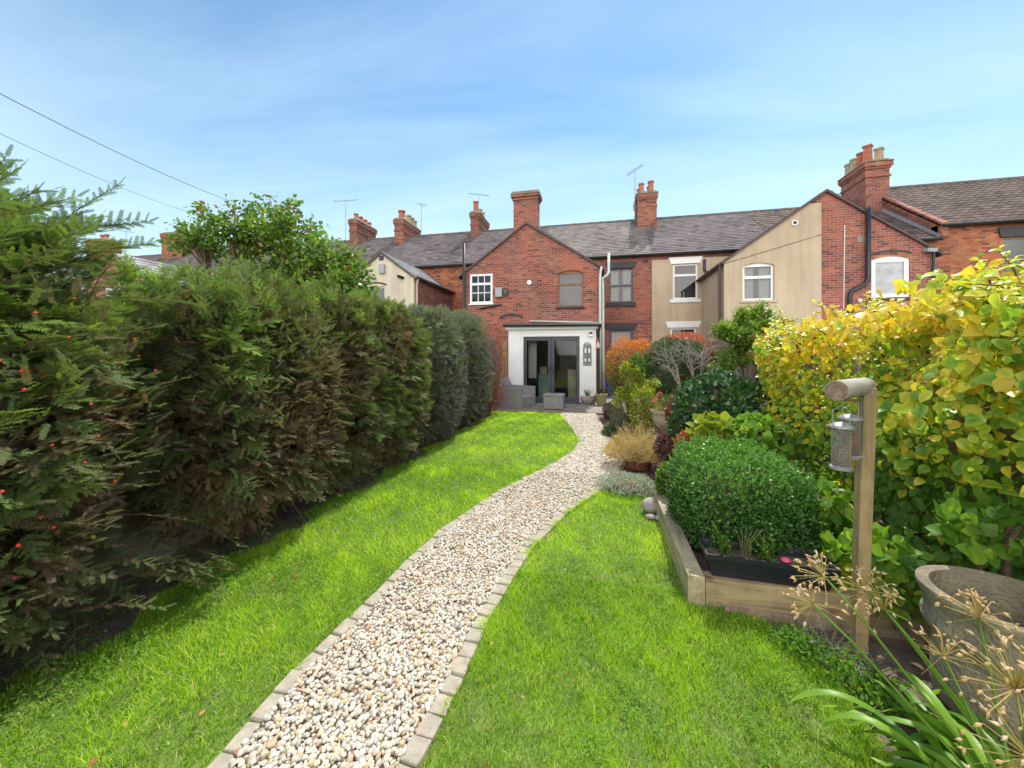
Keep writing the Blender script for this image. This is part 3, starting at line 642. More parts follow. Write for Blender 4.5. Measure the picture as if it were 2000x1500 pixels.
Y0, YM, YR = 14.0, 17.0, 21.0       # outrigger gable, main rear wall, ridge
EZ, RZ = 5.72, 8.5
def main_body(root, x0, x1, m, rm, holes=(), ez=EZ, rz=RZ, wave=0, rowlen=.2, overhang=.14, wallx=None):
    wx0, wx1 = wallx or (x0, x1)
    MB().wally(wx0, wx1, 0, ez, YM, .3, holes).build('rear_wall', m, root)
    b = MB(); b.prism([(x0 + .01, YM + .3, 0), (x0 + .01, 25, 0), (x0 + .01, 25, ez), (x0 + .01, YR, rz - .12), (x0 + .01, YM + .3, ez + .12)], (.2, 0, 0))
    b.prism([(x1 - .21, YM + .3, 0), (x1 - .21, 25, 0), (x1 - .21, 25, ez), (x1 - .21, YR, rz - .12), (x1 - .21, YM + .3, ez + .12)], (.2, 0, 0)); b.box(x0 + .21, x1 - .21, 24.7, 25, 0, ez); b.build('party_wall', m, root)
    s = (rz - ez) / (YR - YM)
    r = roof((x0, YM - overhang, ez - overhang * s + .06), (x1, YM - overhang, ez - overhang * s + .06), (x1, YR, rz), (x0, YR, rz), rowlen, wave).build('roof', rm, root)
    roof((x1, 25.15, ez), (x0, 25.15, ez), (x0, YR + .001, rz), (x1, YR + .001, rz), .4).build('front_roof', rm, root)
    n = int((x1 - x0) / .45); t = MB()
    for i in range(n):
        a = x0 + (x1 - x0) * i / n; c = x0 + (x1 - x0) * (i + 1) / n - .01; t.tube([(a, YR, rz - .02), (c, YR, rz - .02 + random.uniform(0, .012))], .09, 8)
    t.build('ridge_tiles', M['ridge'], r)
    MB().tube([(wx0 + .01, YM - overhang - .05, ez - .06), (wx1 - .01, YM - overhang - .05, ez - .06)], .055, 8).build('gutter', M['blackplastic'], root)
    return r
def gable_half(root, xe, xa, ze, za, y, m, side, t=.3, holes=(), rm=None, yback=None, lowz=0, rakem=None, oh=.12, wave=0):
    """half of a gabled outrigger: xe eave side x, xa apex x; side -1 = eave on the left"""
    xlft, xrgt = min(xe, xa), max(xe, xa)
    b = MB().wally(xlft, xrgt, lowz, ze, y, t, holes); b.prism([(xe, y, ze), (xa, y, ze), (xa, y, za)] if side < 0 else [(xa, y, ze), (xe, y, ze), (xa, y, za)], (0, t, 0)); b.build('gable_wall', m, root)
    yb = yback or YM; xi = xe + (.25 if side < 0 else -.25)
    MB().box(min(xe, xi), max(xe, xi), y + t, yb, lowz, ze).build('side_wall', m, root)
    sl = (za - ze) / (xa - xe); xo = xe + oh * side; zo = ze + sl * (xo - xe) + .03; za_ = za + .05; ya = y - .06
    ylong = yb + max(0, (za - EZ) / ((RZ - EZ) / 4)) + .3
    if side < 0: r = roof((xo, ylong, zo), (xo, ya, zo), (xa, ya, za_), (xa, ylong, za_), .2, wave)
    else: r = roof((xo, ya, zo), (xo, ylong, zo), (xa, ylong, za_), (xa, ya, za_), .2, wave)
    ro = r.build('outrigger_roof', rm, root)
    MB().prism([(xo, ya - .015, zo - .07), (xa, ya - .015, za_ - .07), (xa, ya - .015, za_ + .012), (xo, ya - .015, zo + .012)], (0, .05, 0)).build('verge', rakem or M['brownplastic'], ro)
    MB().tube([(xo + .03 * side, ya + .05, zo - .05), (xo + .03 * side, yb, zo - .05)], .05, 8).build('gutter', M['brownplastic'] if rakem is None else rakem, root)
    return ro

# window measurements from the photograph, on their real wall planes
def rect(p0, p1, y):
    a = at(*p0, y); c = at(*p1, y); return (a.x, c.x, c.z, az((p0[0] + p1[0]) / 2, p0[1], y))
GA = -2.62                      # party line / apex of the red gable
AZ4 = az(1027, 437, Y0)
W_white = rect((918, 527), (962, 592), Y0); W_brown = rect((1089, 528), (1139, 598), Y0)
W_h4u = rect((1190, 524), (1236, 590), YM); W_h4l = rect((1190, 644), (1236, 700), YM)
W_h5u = rect((1314, 515), (1363, 584), YM); W_h5l = rect((1309, 640), (1360, 700), YM)
W_h5g = rect((1450, 513), (1512, 586), Y0); W_h6g = rect((1702, 500), (1777, 580), Y0); W_h7 = rect((1957, 462), (2040, 575), YM)
W_c2 = rect((713, 560), (752, 600), 13.2)

# far-left houses seen through the yews
for i, (x0, x1, cx, wm) in enumerate(((-46, -40.3, -40.3, 'white_wall'), (-40.3, -35, -35, 'brick'), (-35, -28, -28, 'cream'), (-28, -21, -21.5, 'white_wall'), (-21, -14.05, None, 'brick'))):
    r_ = empty('brick_house', ((x0 + x1) / 2, YM, 0), ['farthest brick terraced house with a white painted rear wing at far left', 'distant terraced house with two red chimney pots seen over the yew',
        'distant terraced house with cream rear wing behind the yew sprays', 'terraced house with white rear wing glimpsed through the yew', 'terraced house hidden behind the leafy tree, left of the four pot chimney'][i], 'house', 'terraced houses')
    main_body(r_, x0, x1, M['brick'], M['slate'])
    xm = (x0 + x1) / 2 - .5
    b = MB().box(xm - 1.6, xm + 1.6, 11.0, YM - .01, 0, 4.3); b.prism([(xm - 1.6, 11.0, 4.3), (xm + 1.6, 11.0, 4.3), (xm, 11.0, 5.3)], (0, 6, 0)); b.build('rear_wing', M[wm], r_)
    roof((xm - 1.75, 18.5, 4.25), (xm - 1.75, 10.9, 4.25), (xm, 10.9, 5.38), (xm, 18.5, 5.38), .25).build('wing_roof', M['slate_blue'], r_)
    roof((xm + 1.75, 10.9, 4.25), (xm + 1.75, 18.5, 4.25), (xm, 18.5, 5.38), (xm, 10.9, 5.38), .25).build('wing_roof', M['slate_blue'], r_)
    for zz in (3.0, .9): MB().box(xm - .5, xm + .5, 10.97, 10.995, zz, zz + 1.1).build('window', M['obscure'], r_)
    if cx: chimney(r_, cx - 1.0, cx + .8, 20.2, 21.2, 7.4, 9.75, M['brick_orange'], [(cx - .1, 20.6, .13, .4, M['terracotta'], 0), (cx + .35, 20.6, .13, .4, M['terracotta'], 0)])

# house with four pots
r1 = empty('brick_house', (-12.5, YM, 0), 'terraced house whose chimney carries four red pots, right of the leafy tree', 'house', 'terraced houses'); main_body(r1, -14.05, -11.05, M['brick'], M['slate'])
chimney(r1, -14.45, -13.95, 20.1, 22.1, 7.6, 9.55, M['brick_dark'], [(-14.2, 20.4 + .45 * k, .13, .38 - .03 * k, M['terracotta'], 0) for k in range(4)])
# cream gabled house
r2 = empty('brick_house', (-8.9, YM, 0), 'terraced house with cream painted gabled rear wing and red side wall', 'house', 'terraced houses'); main_body(r2, -11.05, -6.66, M['brick_orange'], M['slate'])
yc = 13.2; cz = 4.42; ca = az(745, 494, yc); cxa = ax(745, yc); cxr = ax(808, yc); cxl = 2 * cxa - cxr
b = MB().wally(cxl, cxr, 0, cz, yc, .25, [W_c2]); b.prism([(cxl, yc, cz), (cxr, yc, cz), (cxa, yc, ca)], (0, .25, 0)); b.build('cream_gable', M['cream'], r2)
b = MB().box(cxr - .25, cxr, yc + .25, YM, 0, cz); b.box(cxl, cxl + .25, yc + .25, YM, 0, cz); b.build('side_wall', M['brick'], r2)
for sg, xe in ((-1, cxl), (1, cxr)):
    sl = (ca - cz) / (cxa - xe); xo = xe + .12 * sg; zo = cz + sl * (xo - xe) + .03
    q = ((xo, YM + .2, zo), (xo, yc - .05, zo), (cxa, yc - .05, ca + .05), (cxa, YM + .2, ca + .05)) if sg < 0 else ((xo, yc - .05, zo), (xo, YM + .2, zo), (cxa, YM + .2, ca + .05), (cxa, yc - .05, ca + .05))
    ro = roof(*q, .2).build('wing_roof', M['slate_blue'], r2)
    MB().prism([(xo, yc - .07, zo - .07), (cxa, yc - .07, ca - .03), (cxa, yc - .07, ca + .055), (xo, yc - .07, zo + .02)], (0, .04, 0)).build('verge', M['brownplastic'], ro)
MB().tube([(cxr + .14, yc, cz - .03), (cxr + .14, YM, cz - .03)], .055, 8).build('gutter', M['brownplastic'], r2)
MB().tube([(cxr + .13, yc + .1, cz - .05), (cxr + .08, yc + .1, cz - .3), (cxr + .08, yc + .1, 0)], .04, 8).build('downpipe', M['pinkcurtain'], r2)
window(r2, *W_c2, yc, M['upvc'], split=None, gm='glass_sky', inner='net'); archpiece(r2, W_c2[0] - .06, W_c2[1] + .06, W_c2[3] + .12, yc, .1, .07, M['brownplastic'])
a = at(747, 526, yc); MB().box(a.x - .12, a.x + .12, yc - .1, yc, a.z - .16, a.z + .18).build('vent', M['grey_vent'], r2)
a = at(745, 504, yc); MB().box(a.x - .09, a.x + .09, yc - .02, yc + .01, a.z - .09, a.z + .09).build('gable_hole', M['blackpaint'], r2)
a = at(785, 543, yc); MB().tube([(a.x - .05, yc - .22, a.z + .03), (a.x + .05, yc, a.z)], .06, 10).build('security_lamp', M['blackplastic'], r2)
chimney(r2, -11.5, -10.95, 20.1, 22.2, 7.6, 9.35, M['brick_dark'], [(-11.2, 20.4, .2, .5, M['terracotta'], 8), (-11.2, 21.2, .17, .52, M['buffpot'], 8), (-11.2, 21.6, .17, .5, M['buffpot'], 8), (-11.2, 22.0, .15, .45, M['buffpot'], 8)])

# left half of the red gable
r3 = empty('brick_house', (-4.6, YM, 0), 'left half of the red brick gable, with the white barred window', 'house', 'terraced houses'); main_body(r3, -6.66, GA, M['brick_orange'], M['slate'])
XL3 = ax(903, Y0); zl3 = az(903, 537, Y0) + .02
gable_half(r3, XL3, GA, zl3 , AZ4, Y0, M['brick'], -1, holes=[(W_white[0], W_white[1], W_white[2], min(W_white[3], zl3 - .02))], rm=M['slate'])
window(r3, W_white[0], W_white[1], W_white[2], min(W_white[3], zl3 - .02), Y0, M['upvc'], split=.66, bars=True, inner='dark', rec=.0, fw=.075, sill=(.05, .06), sillm=M['upvc'])
chimney(r3, -6.92, -6.44, 20.2, 22.1, 7.6, 9.4, M['brick_dark'], [(-6.7, 20.45, .14, .62, M['terracotta'], 0), (-6.68, 21.1, .15, .42, M['buffpot'], 8), (-6.68, 21.6, .15, .42, M['buffpot'], 8)])
a = at(908, 600, Y0); t_ = at(908, 477, Y0); MB().tube([(a.x, Y0 - .1, 0), (a.x, Y0 - .1, t_.z)], .055, 10).build('soil_pipe', M['blackplastic'], r3, smooth=True)
a = at(975, 571, Y0); MB().box(a.x - .13, a.x + .13, Y0 - .13, Y0, a.z - .19, a.z + .17).build('vent', M['grey_vent'], r3, bevel=.02)
a = at(988, 571, Y0); MB().lathe((0, 0, 0), [(.001, 0), (.13, 0), (.13, .05), (.1, .07), (.001, .07)], 20)
b = MB().prism([(a.x + .12 * math.cos(i * .393), Y0 - .06, a.z + .16 * math.sin(i * .393)) for i in range(16)], (0, .06, 0)); pl_ = b.build('plaque', M['blackplastic'], r3)
b = MB(); b.tube([(a.x - .05, Y0 - .07, a.z - .05), (a.x + .02, Y0 - .07, a.z), (a.x + .05, Y0 - .07, a.z + .04)], .018, 6); b.tube([(a.x - .04, Y0 - .07, a.z + .04), (a.x + .03, Y0 - .07, a.z + .07)], .014, 6); b.build('plaque_motif', M['olivepot'], pl_)
p0 = at(938, 603, Y0); p1 = at(980, 595, Y0); MB().tube([(p0.x, Y0 - .05, p0.z), (p1.x, Y0 - .05, p1.z)], .03, 8).build('waste_pipe', M['blackplastic'], r3)
archpiece(r3, ax(975, Y0), ax(1022, Y0), az(1000, 617, Y0), Y0, .13, .1, M['blackpaint'], name='dark_arch')

# subject house: right half of the red gable, white extension
r4 = empty('brick_house', (-.2, YM, 0), 'right half of the red brick gable, with brown window and white garden extension', 'house', 'terraced houses')
main_body(r4, GA, 2.17, M['brick'], M['slate_pale'], holes=[W_h4u, W_h4l])
XR4 = ax(1170, Y0); zr4 = az(1170, 519, Y0)
gable_half(r4, XR4, GA, zr4, AZ4, Y0, M['brick'], 1, holes=[W_brown], rm=M['slate'], lowz=2.36); MB().box(-.06, XR4, Y0, Y0 + .3, 0, 2.359).build('pier', M['brick'], r4)
window(r4, *W_brown, Y0, M['brownframe'], split=.62, arch=.06, inner='dark', gm='glass_sky', rec=.05, sill=(.05, .08), sillm=M['blackpaint'])
arch_corners(r4, W_brown[0], W_brown[1], W_brown[3], Y0, .1, M['brick_orange'])
archpiece(r4, W_brown[0] - .02, W_brown[1] + .02, W_brown[3] + .0, Y0 + .006, .1, .13, M['brick_orange'])
window(r4, *W_h4u, YM, M['darkframe'], split=.5, inner='curtain', sill=(.13, .17), sillm=M['blackpaint'], lintel=(.17, .26), lintelm=M['blackpaint'], rec=.05)
window(r4, *W_h4l, YM, M['darkframe'], split=None, inner='pink', lintel=(.22, .28), lintelm=M['blackpaint'], rec=.05, fw=.09)
c4a, c4b = at(1003, 440, Y0).x, at(1050, 440, Y0).x; zt4 = az(1027, 373, Y0); b = MB(); zz = AZ4 - .25
b.box(c4a, c4b, Y0 - .003, Y0 + .5, zz - .2, zt4 - .32); b.box(c4a - .04, c4b + .04, Y0 - .04, Y0 + .54, zt4 - .32, zt4 - .22); b.box(c4a - .09, c4b + .09, Y0 - .09, Y0 + .59, zt4 - .22, zt4 - .12)
ch = b.build('chimney', M['brick'], r4)
MB().hexa([(c4a - .1, Y0 - .1, zt4 - .12), (c4b + .1, Y0 - .1, zt4 - .12), (c4b + .1, Y0 + .6, zt4 - .12), (c4a - .1, Y0 + .6, zt4 - .12), (c4a - .04, Y0 - .04, zt4), (c4b + .04, Y0 - .04, zt4), (c4b + .04, Y0 + .54, zt4), (c4a - .04, Y0 + .54, zt4)]).build('cap', M['stone_cap'], ch)
chimney(r4, 1.86, 2.75, 19.8, 21.4, 7.3, 9.5, M['brick_dark'], [(2.05, 20.0, .13, .48, M['terracotta'], 0), (2.02, 20.5, .13, .42, M['terracotta'], 0), (2.5, 20.0, .14, .55, M['terracotta'], 8), (2.5, 20.5, .13, .5, M['terracotta'], 8)])
a = at(1034, 552, Y0); b = MB().prism([(a.x + .085 * math.cos(i * .393), Y0 - .05, a.z + .085 * math.sin(i * .393)) for i in range(16)], (0, .05, 0)); b.build('round_vent', M['upvc'], r4)
a = at(1261, 511, YM); MB().box(a.x - .1, a.x + .1, YM - .012, YM + .01, a.z - .07, a.z + .08).build('air_brick', M['blackpaint'], r4)
# pale green pipes
def pipe(root, pts, y, m, r=.045, name='downpipe'):
    P = [at(px_, py_, yy) for px_, py_, yy in [(p[0], p[1], p[2] if len(p) > 2 else y) for p in pts]]; return MB().tube(P, r, 10).build(name, m, root, smooth=True)
pipe(r4, [(1175, 521), (1173, 530), (1172, 545), (1172, 625), (1172, 760)], Y0 - .1, M['palegreen'])
pipe(r4, [(1189, 494), (1189, 532), (1185, 538), (1177, 543), (1177.5, 560), (1178, 700), (1179, 765)], Y0 + .1, M['palegreen'], .05)
pipe(r4, [(1034, 627), (1174, 630)], Y0 - .08, M['palegreen'], .028)

# extension
YE = 11.7; ex0, ex1 = ax(993, YE), ax(1164, YE); dx0, dx1 = ax(1022, YE), ax(1132, YE); dz1 = az(1077, 657, YE); ztop = az(1080, 641, YE)
MB().wally(ex0, ex1, 0, ztop, YE, .25, [(dx0, dx1, .031, dz1)]).build('extension_wall', M['white_wall'], r4)
b = MB().box(ex1 - .2, ex1, YE + .25, Y0 - .01, 0, ztop); b.box(ex0, ex0 + .2, YE + .25, Y0 - .01, 0, ztop); b.build('extension_side', M['brick'], r4)
MB().box(ex0 - .06, ex1 + .07, YE - .1, YE + .0 - .003, ztop - .03, ztop + .08).build('fascia', M['upvc'], r4)
rf = MB().hexa([(ex0 - .1, YE - .14, ztop + .08), (ex1 + .12, YE - .14, ztop + .08), (ex1 + .12, Y0 - .005, ztop + .25), (ex0 - .1, Y0 - .005, ztop + .25), (ex0 - .1, YE - .14, ztop + .15), (ex1 + .12, YE - .14, ztop + .15), (ex1 + .12, Y0 - .005, ztop + .33), (ex0 - .1, Y0 - .005, ztop + .33)]).build('flat_roof', M['felt'], r4)
MB().tube([(ex0 - .12, YE - .2, ztop + .1), (ex1 + .16, YE - .2, ztop + .075)], .05, 10).build('gutter', M['blackplastic'], rf)
MB().tube([(ex1 + .13, YE - .18, ztop + .05), (ex1 + .08, YE - .05, ztop - .12), (ex1 + .08, YE + .0, ztop - .3), (ex1 + .08, YE, .0)], .032, 8).build('downpipe', M['blackplastic'], r4)
# room behind the doors
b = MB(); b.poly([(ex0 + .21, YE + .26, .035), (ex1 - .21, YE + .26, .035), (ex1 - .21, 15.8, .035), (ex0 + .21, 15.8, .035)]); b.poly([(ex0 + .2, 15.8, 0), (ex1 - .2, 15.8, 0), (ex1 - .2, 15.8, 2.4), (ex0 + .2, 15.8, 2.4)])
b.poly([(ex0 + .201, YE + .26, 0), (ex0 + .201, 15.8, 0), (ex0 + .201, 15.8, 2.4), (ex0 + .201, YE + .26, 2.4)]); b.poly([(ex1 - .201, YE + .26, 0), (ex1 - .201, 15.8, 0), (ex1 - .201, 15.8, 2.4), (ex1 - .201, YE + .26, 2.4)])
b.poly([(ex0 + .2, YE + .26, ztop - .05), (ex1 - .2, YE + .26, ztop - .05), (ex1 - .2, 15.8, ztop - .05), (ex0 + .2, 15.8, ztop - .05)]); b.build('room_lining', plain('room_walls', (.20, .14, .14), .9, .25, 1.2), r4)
mid = (dx0 + dx1) / 2
for sgn, (a, c) in ((-1, (dx0, mid - .004)), (1, (mid + .004, dx1))):
    fw = .095; b = MB(); yy = YE + .04
    b.box(a, a + fw, yy, yy + .07, .035, dz1 - .003); b.box(c - fw, c, yy, yy + .07, .035, dz1 - .003); b.box(a + fw, c - fw, yy, yy + .07, .035, .035 + .17); b.box(a + fw, c - fw, yy, yy + .07, dz1 - .13, dz1 - .003)
    d = b.build('patio_door', M['darkframe'], r4, bevel=.006)
    MB().poly([(a + fw, yy + .035, .2), (c - fw, yy + .035, .2), (c - fw, yy + .035, dz1 - .12), (a + fw, yy + .035, dz1 - .12)]).build('pane', M['glass'], d)
    hx = (c - fw / 2) if sgn < 0 else (a + fw / 2); MB().box(hx - .018, hx + .018, yy - .012, yy, .92, 1.16).tube([(hx, yy - .01, 1.09), (hx, yy - .05, 1.09), (hx - .09 * sgn * -1 * -1, yy - .05, 1.09)], .01, 6).build('handle', M['blackplastic'], d)
MB().box(dx0 - .06, dx1 + .06, YE - .06, YE + .02, .031, .075).build('threshold', M['darkframe'], r4)
# wall fittings on the extension (each lifts off)
a = at(1154, 653, YE); sf = empty('security_light', (a.x, YE, a.z), 'small white floodlight with dark glass at the top right of the white extension', 'wall light')
MB().box(a.x - .06, a.x + .06, YE - .08, YE - .0, a.z - .07, a.z + .09).build('housing', M['upvc'], sf, bevel=.01); MB().box(a.x - .045, a.x + .045, YE - .09, YE - .081, a.z + .005, a.z + .07).build('lens', M['blackplastic'], sf)
a0 = at(1140, 714, YE); a1 = at(1154.5, 669, YE); xm = (a0.x + a1.x) / 2; hw = (a1.x - a0.x) / 2; b = MB(); yy = YE - .025
arc = lambda cx, cz_, rx, rz_, t0, t1, n=10: [(cx + rx * math.cos(t0 + (t1 - t0) * i / n), yy, cz_ + rz_ * math.sin(t0 + (t1 - t0) * i / n)) for i in range(n + 1)]
zb, zt = a0.z, a1.z; zs = zt - hw * 1.1; r_ = .008
b.tube([(xm - hw, yy, zb), (xm - hw, yy, zs)] + arc(xm, zs, hw, hw * 1.1, math.pi, 0) + [(xm + hw, yy, zb)], r_, 6)
for z_ in (zb + .02, zb + .1, (zb + zs) / 2 - .02, (zb + zs) / 2 + .06, zs): b.tube([(xm - hw, yy, z_), (xm + hw, yy, z_)], r_ * .8, 6)
for lo, hi in ((zb + .1, (zb + zs) / 2 - .02), ((zb + zs) / 2 + .06, zs)):
    b.tube([(xm, yy, lo), (xm, yy, hi)], r_, 6)
    for sx in (-1, 1): b.tube(arc(xm + sx * hw * .5, (lo + hi) / 2, hw * .42, (hi - lo) * .46, 0, 6.283, 16), r_ * .75, 6)
for z_ in (zb + .06, (zb + zs) / 2 + .02, zs + hw * .4):
    for k in (-.6, -.2, .2, .6): b.tube(arc(xm + hw * k, z_, hw * .18, .03, 0, 6.283, 8), r_ * .6, 5)
tag(b.build('wall_ornament', M['blackplastic'], org=(xm, YE, zb)), 'black wrought iron scroll panel hanging on the white wall right of the doors', 'wall ornament')
a = at(1164, 672, YE); b = MB().lathe((a.x + .06, YE - .06, a.z - .12), [(.001, -.02), (.05, .0), (.055, .06), (.03, .16), (.008, .2)], 10); b.tube([(a.x + .06, YE - .06, a.z + .06), (a.x + .02, YE - .05, a.z + .2), (a.x + .02, YE - .01, a.z + .22)], .006, 5)
tag(b.build('peg_bag', M['pinkcurtain'], org=(a.x, YE, a.z), smooth=True), 'small pale pink peg bag hung at the corner of the white extension', 'bag')
# furniture behind the glass
def cabinet(x0, x1, y0, y1, z1, m, lab, cat, name):
    e = empty(name, ((x0 + x1) / 2, (y0 + y1) / 2, .035), lab, cat)
    MB().box(x0, x1, y0, y1, .035, z1).build('carcass', m, e, bevel=.01); n = 3
    for k in range(n): MB().box(x0 + .02, x1 - .02, y0 - .015, y0 - .002, .06 + (z1 - .06) * k / n, .04 + (z1 - .06) * (k + 1) / n).build('drawer', m, e)
    MB().box(x0 - .01, x1 + .01, y0 - .02, y1 + .01, z1 + .002, z1 + .03).build('top', m, e); return e
cabinet(-.98, -.72, 12.5, 13.2, .98, M['cardboard'], 'tall cream cabinet standing behind the right patio door', 'cabinet', 'cabinet')
cabinet(-2.0, -1.55, 12.9, 13.4, .8, M['mint'], 'pale green drawers standing behind the left patio door', 'drawers', 'chest_of_drawers')
for lab, bx in (('open cream box on the pale green drawers, left and lower', (-1.95, -1.72, 12.95, 13.2, .832, 1.05)), ('small cream box on the pale green drawers, at the right', (-1.68, -1.57, 12.95, 13.2, .832, 1.25))):
    x0, x1, y0, y1, z0, z1 = bx; b = MB().box(x0, x1, y0, y1, z0, z1); b.box(x0 - .01, x1 + .01, y0 - .01, y1 + .01, z1 + .001, z1 + .035); tag(b.build('storage_box', M['cardboard'], org=(x0, y0, z0), bevel=.006), lab, 'box')
b = MB()
for i in range(14): b.poly([(-2.2 + .018 * i, 12.15 + .02 * math.sin(i * 1.5), .75), (-2.182 + .018 * i, 12.15 + .02 * math.sin(i * 1.5 + 1.5), .75), (-2.182 + .018 * i, 12.15 + .02 * math.sin(i * 1.5 + 1.5), 2.05), (-2.2 + .018 * i, 12.15 + .02 * math.sin(i * 1.5), 2.05)])
tag(b.build('door_curtain', M['curtain'], org=(-2.2, 12.15, .8)), 'pale curtain hanging inside the left patio door', 'curtain')

# beige house
r5 = empty('rendered_house', (4.5, YM, 0), 'beige rendered terraced house with white windows and half a gable', 'house', 'terraced houses')
main_body(r5, 2.17, 7.0, M['brick'], M['slate'], holes=[W_h5u, W_h5l])
XB, XC = ax(1415, Y0), ax(1604, Y0); AP = 6.98; za5 = az(1612, 374, Y0); ze5 = 4.62
gable_half(r5, XB, AP, ze5, za5, Y0, M['brick'], -1, holes=[W_h5g], rm=M['slate'])
sl5 = (za5 - ze5) / (AP - XB); zcap = az(1604, 396, Y0); xcap = XB + (zcap - ze5) / sl5; t5 = .014
b = MB().wally(XB - t5, XC, 0, ze5 - .001, Y0 - t5, t5 - .001, [W_h5g]); b.prism([(XB - t5, Y0 - t5, ze5), (XC, Y0 - t5, ze5), (XC, Y0 - t5, zcap), (xcap, Y0 - t5, zcap)], (0, t5 - .001, 0)); b.build('gable_render', M['render'], r5)
MB().box(XB - t5, XB - .001, Y0, YM - .02, 0, ze5 - .02).build('side_render', M['render'], r5)
zb5 = az(1290, 502, YM) - .02
MB().wally(2.17, 5.6, 0, 5.45, YM - .02, .019, [W_h5u, W_h5l]).build('rear_render', M['render'], r5)
window(r5, *W_h5u, YM, M['upvc'], split=.68, inner='dark', gm='glass_sky', sill=(.12, .13), sillm=M['upvc'], lintel=(.17, .27), lintelm=M['upvc'], rec=.03, fw=.075)
window(r5, *W_h5l, YM, M['upvc'], split=.68, inner='dark', gm='glass', lintel=(.2, .26), lintelm=M['upvc'], rec=.03, fw=.075)
window(r5, *W_h5g, Y0, M['upvc'], split=.62, arch=.05, inner='curtain', gm='glass_sky', sill=(.08, .07), sillm=M['render'], rec=.05, fw=.075)
arch_corners(r5, W_h5g[0], W_h5g[1], W_h5g[3], Y0 - t5, .09, M['render'])
pipe(r5, [(1376, 507), (1376, 528), (1384, 538), (1385, 560), (1384, 640), (1384, 760)], YM - .35, M['blackplastic'], .06)
p = MB().tube([(XB - .12, Y0 + .1, ze5 - .1), (XB - .1, Y0 + .1, 0)], .045, 8).build('downpipe', M['brownplastic'], r5)
a = at(1551, 436, Y0); MB().prism([(a.x + .09 * math.cos(i * .393), Y0 - .06, a.z + .09 * math.sin(i * .393)) for i in range(16)], (0, .045, 0)).build('round_vent', M['upvc'], r5)
MB().prism([(a.x + .055 * math.cos(i * .393), Y0 - .066, a.z + .055 * math.sin(i * .393)) for i in range(16)], (0, .005, 0)).build('vent_mouth', M['blackpaint'], r5)
p0, p1 = at(1415, 515, Y0), at(1604, 458, Y0); MB().tube([(p0.x, Y0 - .03, p0.z), (p1.x, Y0 - .03, p1.z)], .009, 5).build('cable', M['fence'], r5)
b = MB().box(5.0, 6.95, 12.4, Y0 - .02, 0, 2.0); b.build('rear_porch', M['brick'], r5); MB().box(4.9, 7.0, 12.25, Y0 - .03, 2.0, 2.14).build('porch_roof', M['upvc'], r5)

# right half of the second gable
r6 = empty('brick_house', (9.4, YM, 0), 'red brick half gable with bent black pipe and white arched window', 'house', 'terraced houses')
main_body(r6, 7.0, 12.0, M['brick'], M['pantile'], wave=.012, rowlen=.3)
XE6 = ax(1822, Y0); ze6 = az(1822, 487, Y0)
gable_half(r6, XE6, AP, ze6, za5, Y0, M['brick'], 1, holes=[W_h6g], rm=M['pantile'], wave=.012, oh=.2)
window(r6, *W_h6g, Y0, M['upvc'], split=None, arch=.06, inner=None, gm='obscure', sill=(.06, .08), sillm=M['blackpaint'], rec=.03, fw=.12)
arch_corners(r6, W_h6g[0], W_h6g[1], W_h6g[3], Y0, .1, M['brick'])
archpiece(r6, W_h6g[0] - .02, W_h6g[1] + .02, W_h6g[3], Y0 + .006, .1, .12, M['brick_orange']); archpiece(r6, W_h6g[0] - .02, W_h6g[1] + .05, W_h6g[3] + .13, Y0 + .004, .1, .06, M['blackpaint'], name='dark_arch')
pipe(r6, [(1696, 406), (1696, 545), (1690, 555), (1664, 568), (1660, 576), (1660, 660)], Y0 - .1, M['blackplastic'], .065)
p = at(1822, 490, Y0); MB().tube([(p.x - .04, Y0 - .08, p.z), (p.x - .04, Y0 - .08, 0)], .035, 8).build('downpipe', M['blackplastic'], r6)
p0, p1 = at(1649, 440, Y0), at(1647, 605, Y0); MB().tube([(p0.x, Y0 - .02, p0.z), (p1.x, Y0 - .02, p1.z)], .012, 5).build('cable', M['upvc'], r6)
a = at(1683, 466, Y0); MB().box(a.x - .12, a.x + .1, Y0 - .01, Y0 + .01, a.z - .1, a.z + .1).build('patch', M['concrete'], r6)
a = at(1676, 588, Y0); MB().lathe((a.x, Y0 - .08, a.z - .05), [(.001, 0), (.05, .01), (.05, .1), (.001, .12)], 12).build('boiler_flue', M['upvc'], r6, smooth=True)
a = at(1811, 490, Y0); fl = MB().hexa([(a.x - .13, Y0 - .2, a.z - .06), (a.x + .1, Y0 - .2, a.z - .08), (a.x + .1, Y0 - .02, a.z - .02), (a.x - .13, Y0 - .02, a.z - .02), (a.x - .13, Y0 - .24, a.z + .04), (a.x + .1, Y0 - .24, a.z + .02), (a.x + .1, Y0 - .02, a.z + .08), (a.x - .13, Y0 - .02, a.z + .08)]).build('floodlight', M['grey_vent'], r6)
chimney(r6, 11.38, 12.26, 19.8, 21.55, 7.5, 10.0, M['brick'], [(11.6, 20.05, .2, .75, M['terracotta'], 4), (12.05, 20.1, .2, .6, M['buffpot'], 4), (11.6, 20.5, .15, .65, M['terracotta'], 0), (11.6, 20.95, .17, .6, M['buffpot'], 8), (11.6, 21.35, .17, .55, M['buffpot'], 8)], corb=.09)
b = MB().box(7.3, 11.2, 11.6, Y0 - .02, 0, 2.35); b.build('conservatory_wall', M['white_wall'], r6); b = MB().box(7.2, 11.35, 11.45, Y0 - .03, 2.35, 2.52); b.box(7.2, 11.35, 11.43, 11.45, 2.38, 2.42); b.build('conservatory_roof', M['upvc'], r6)
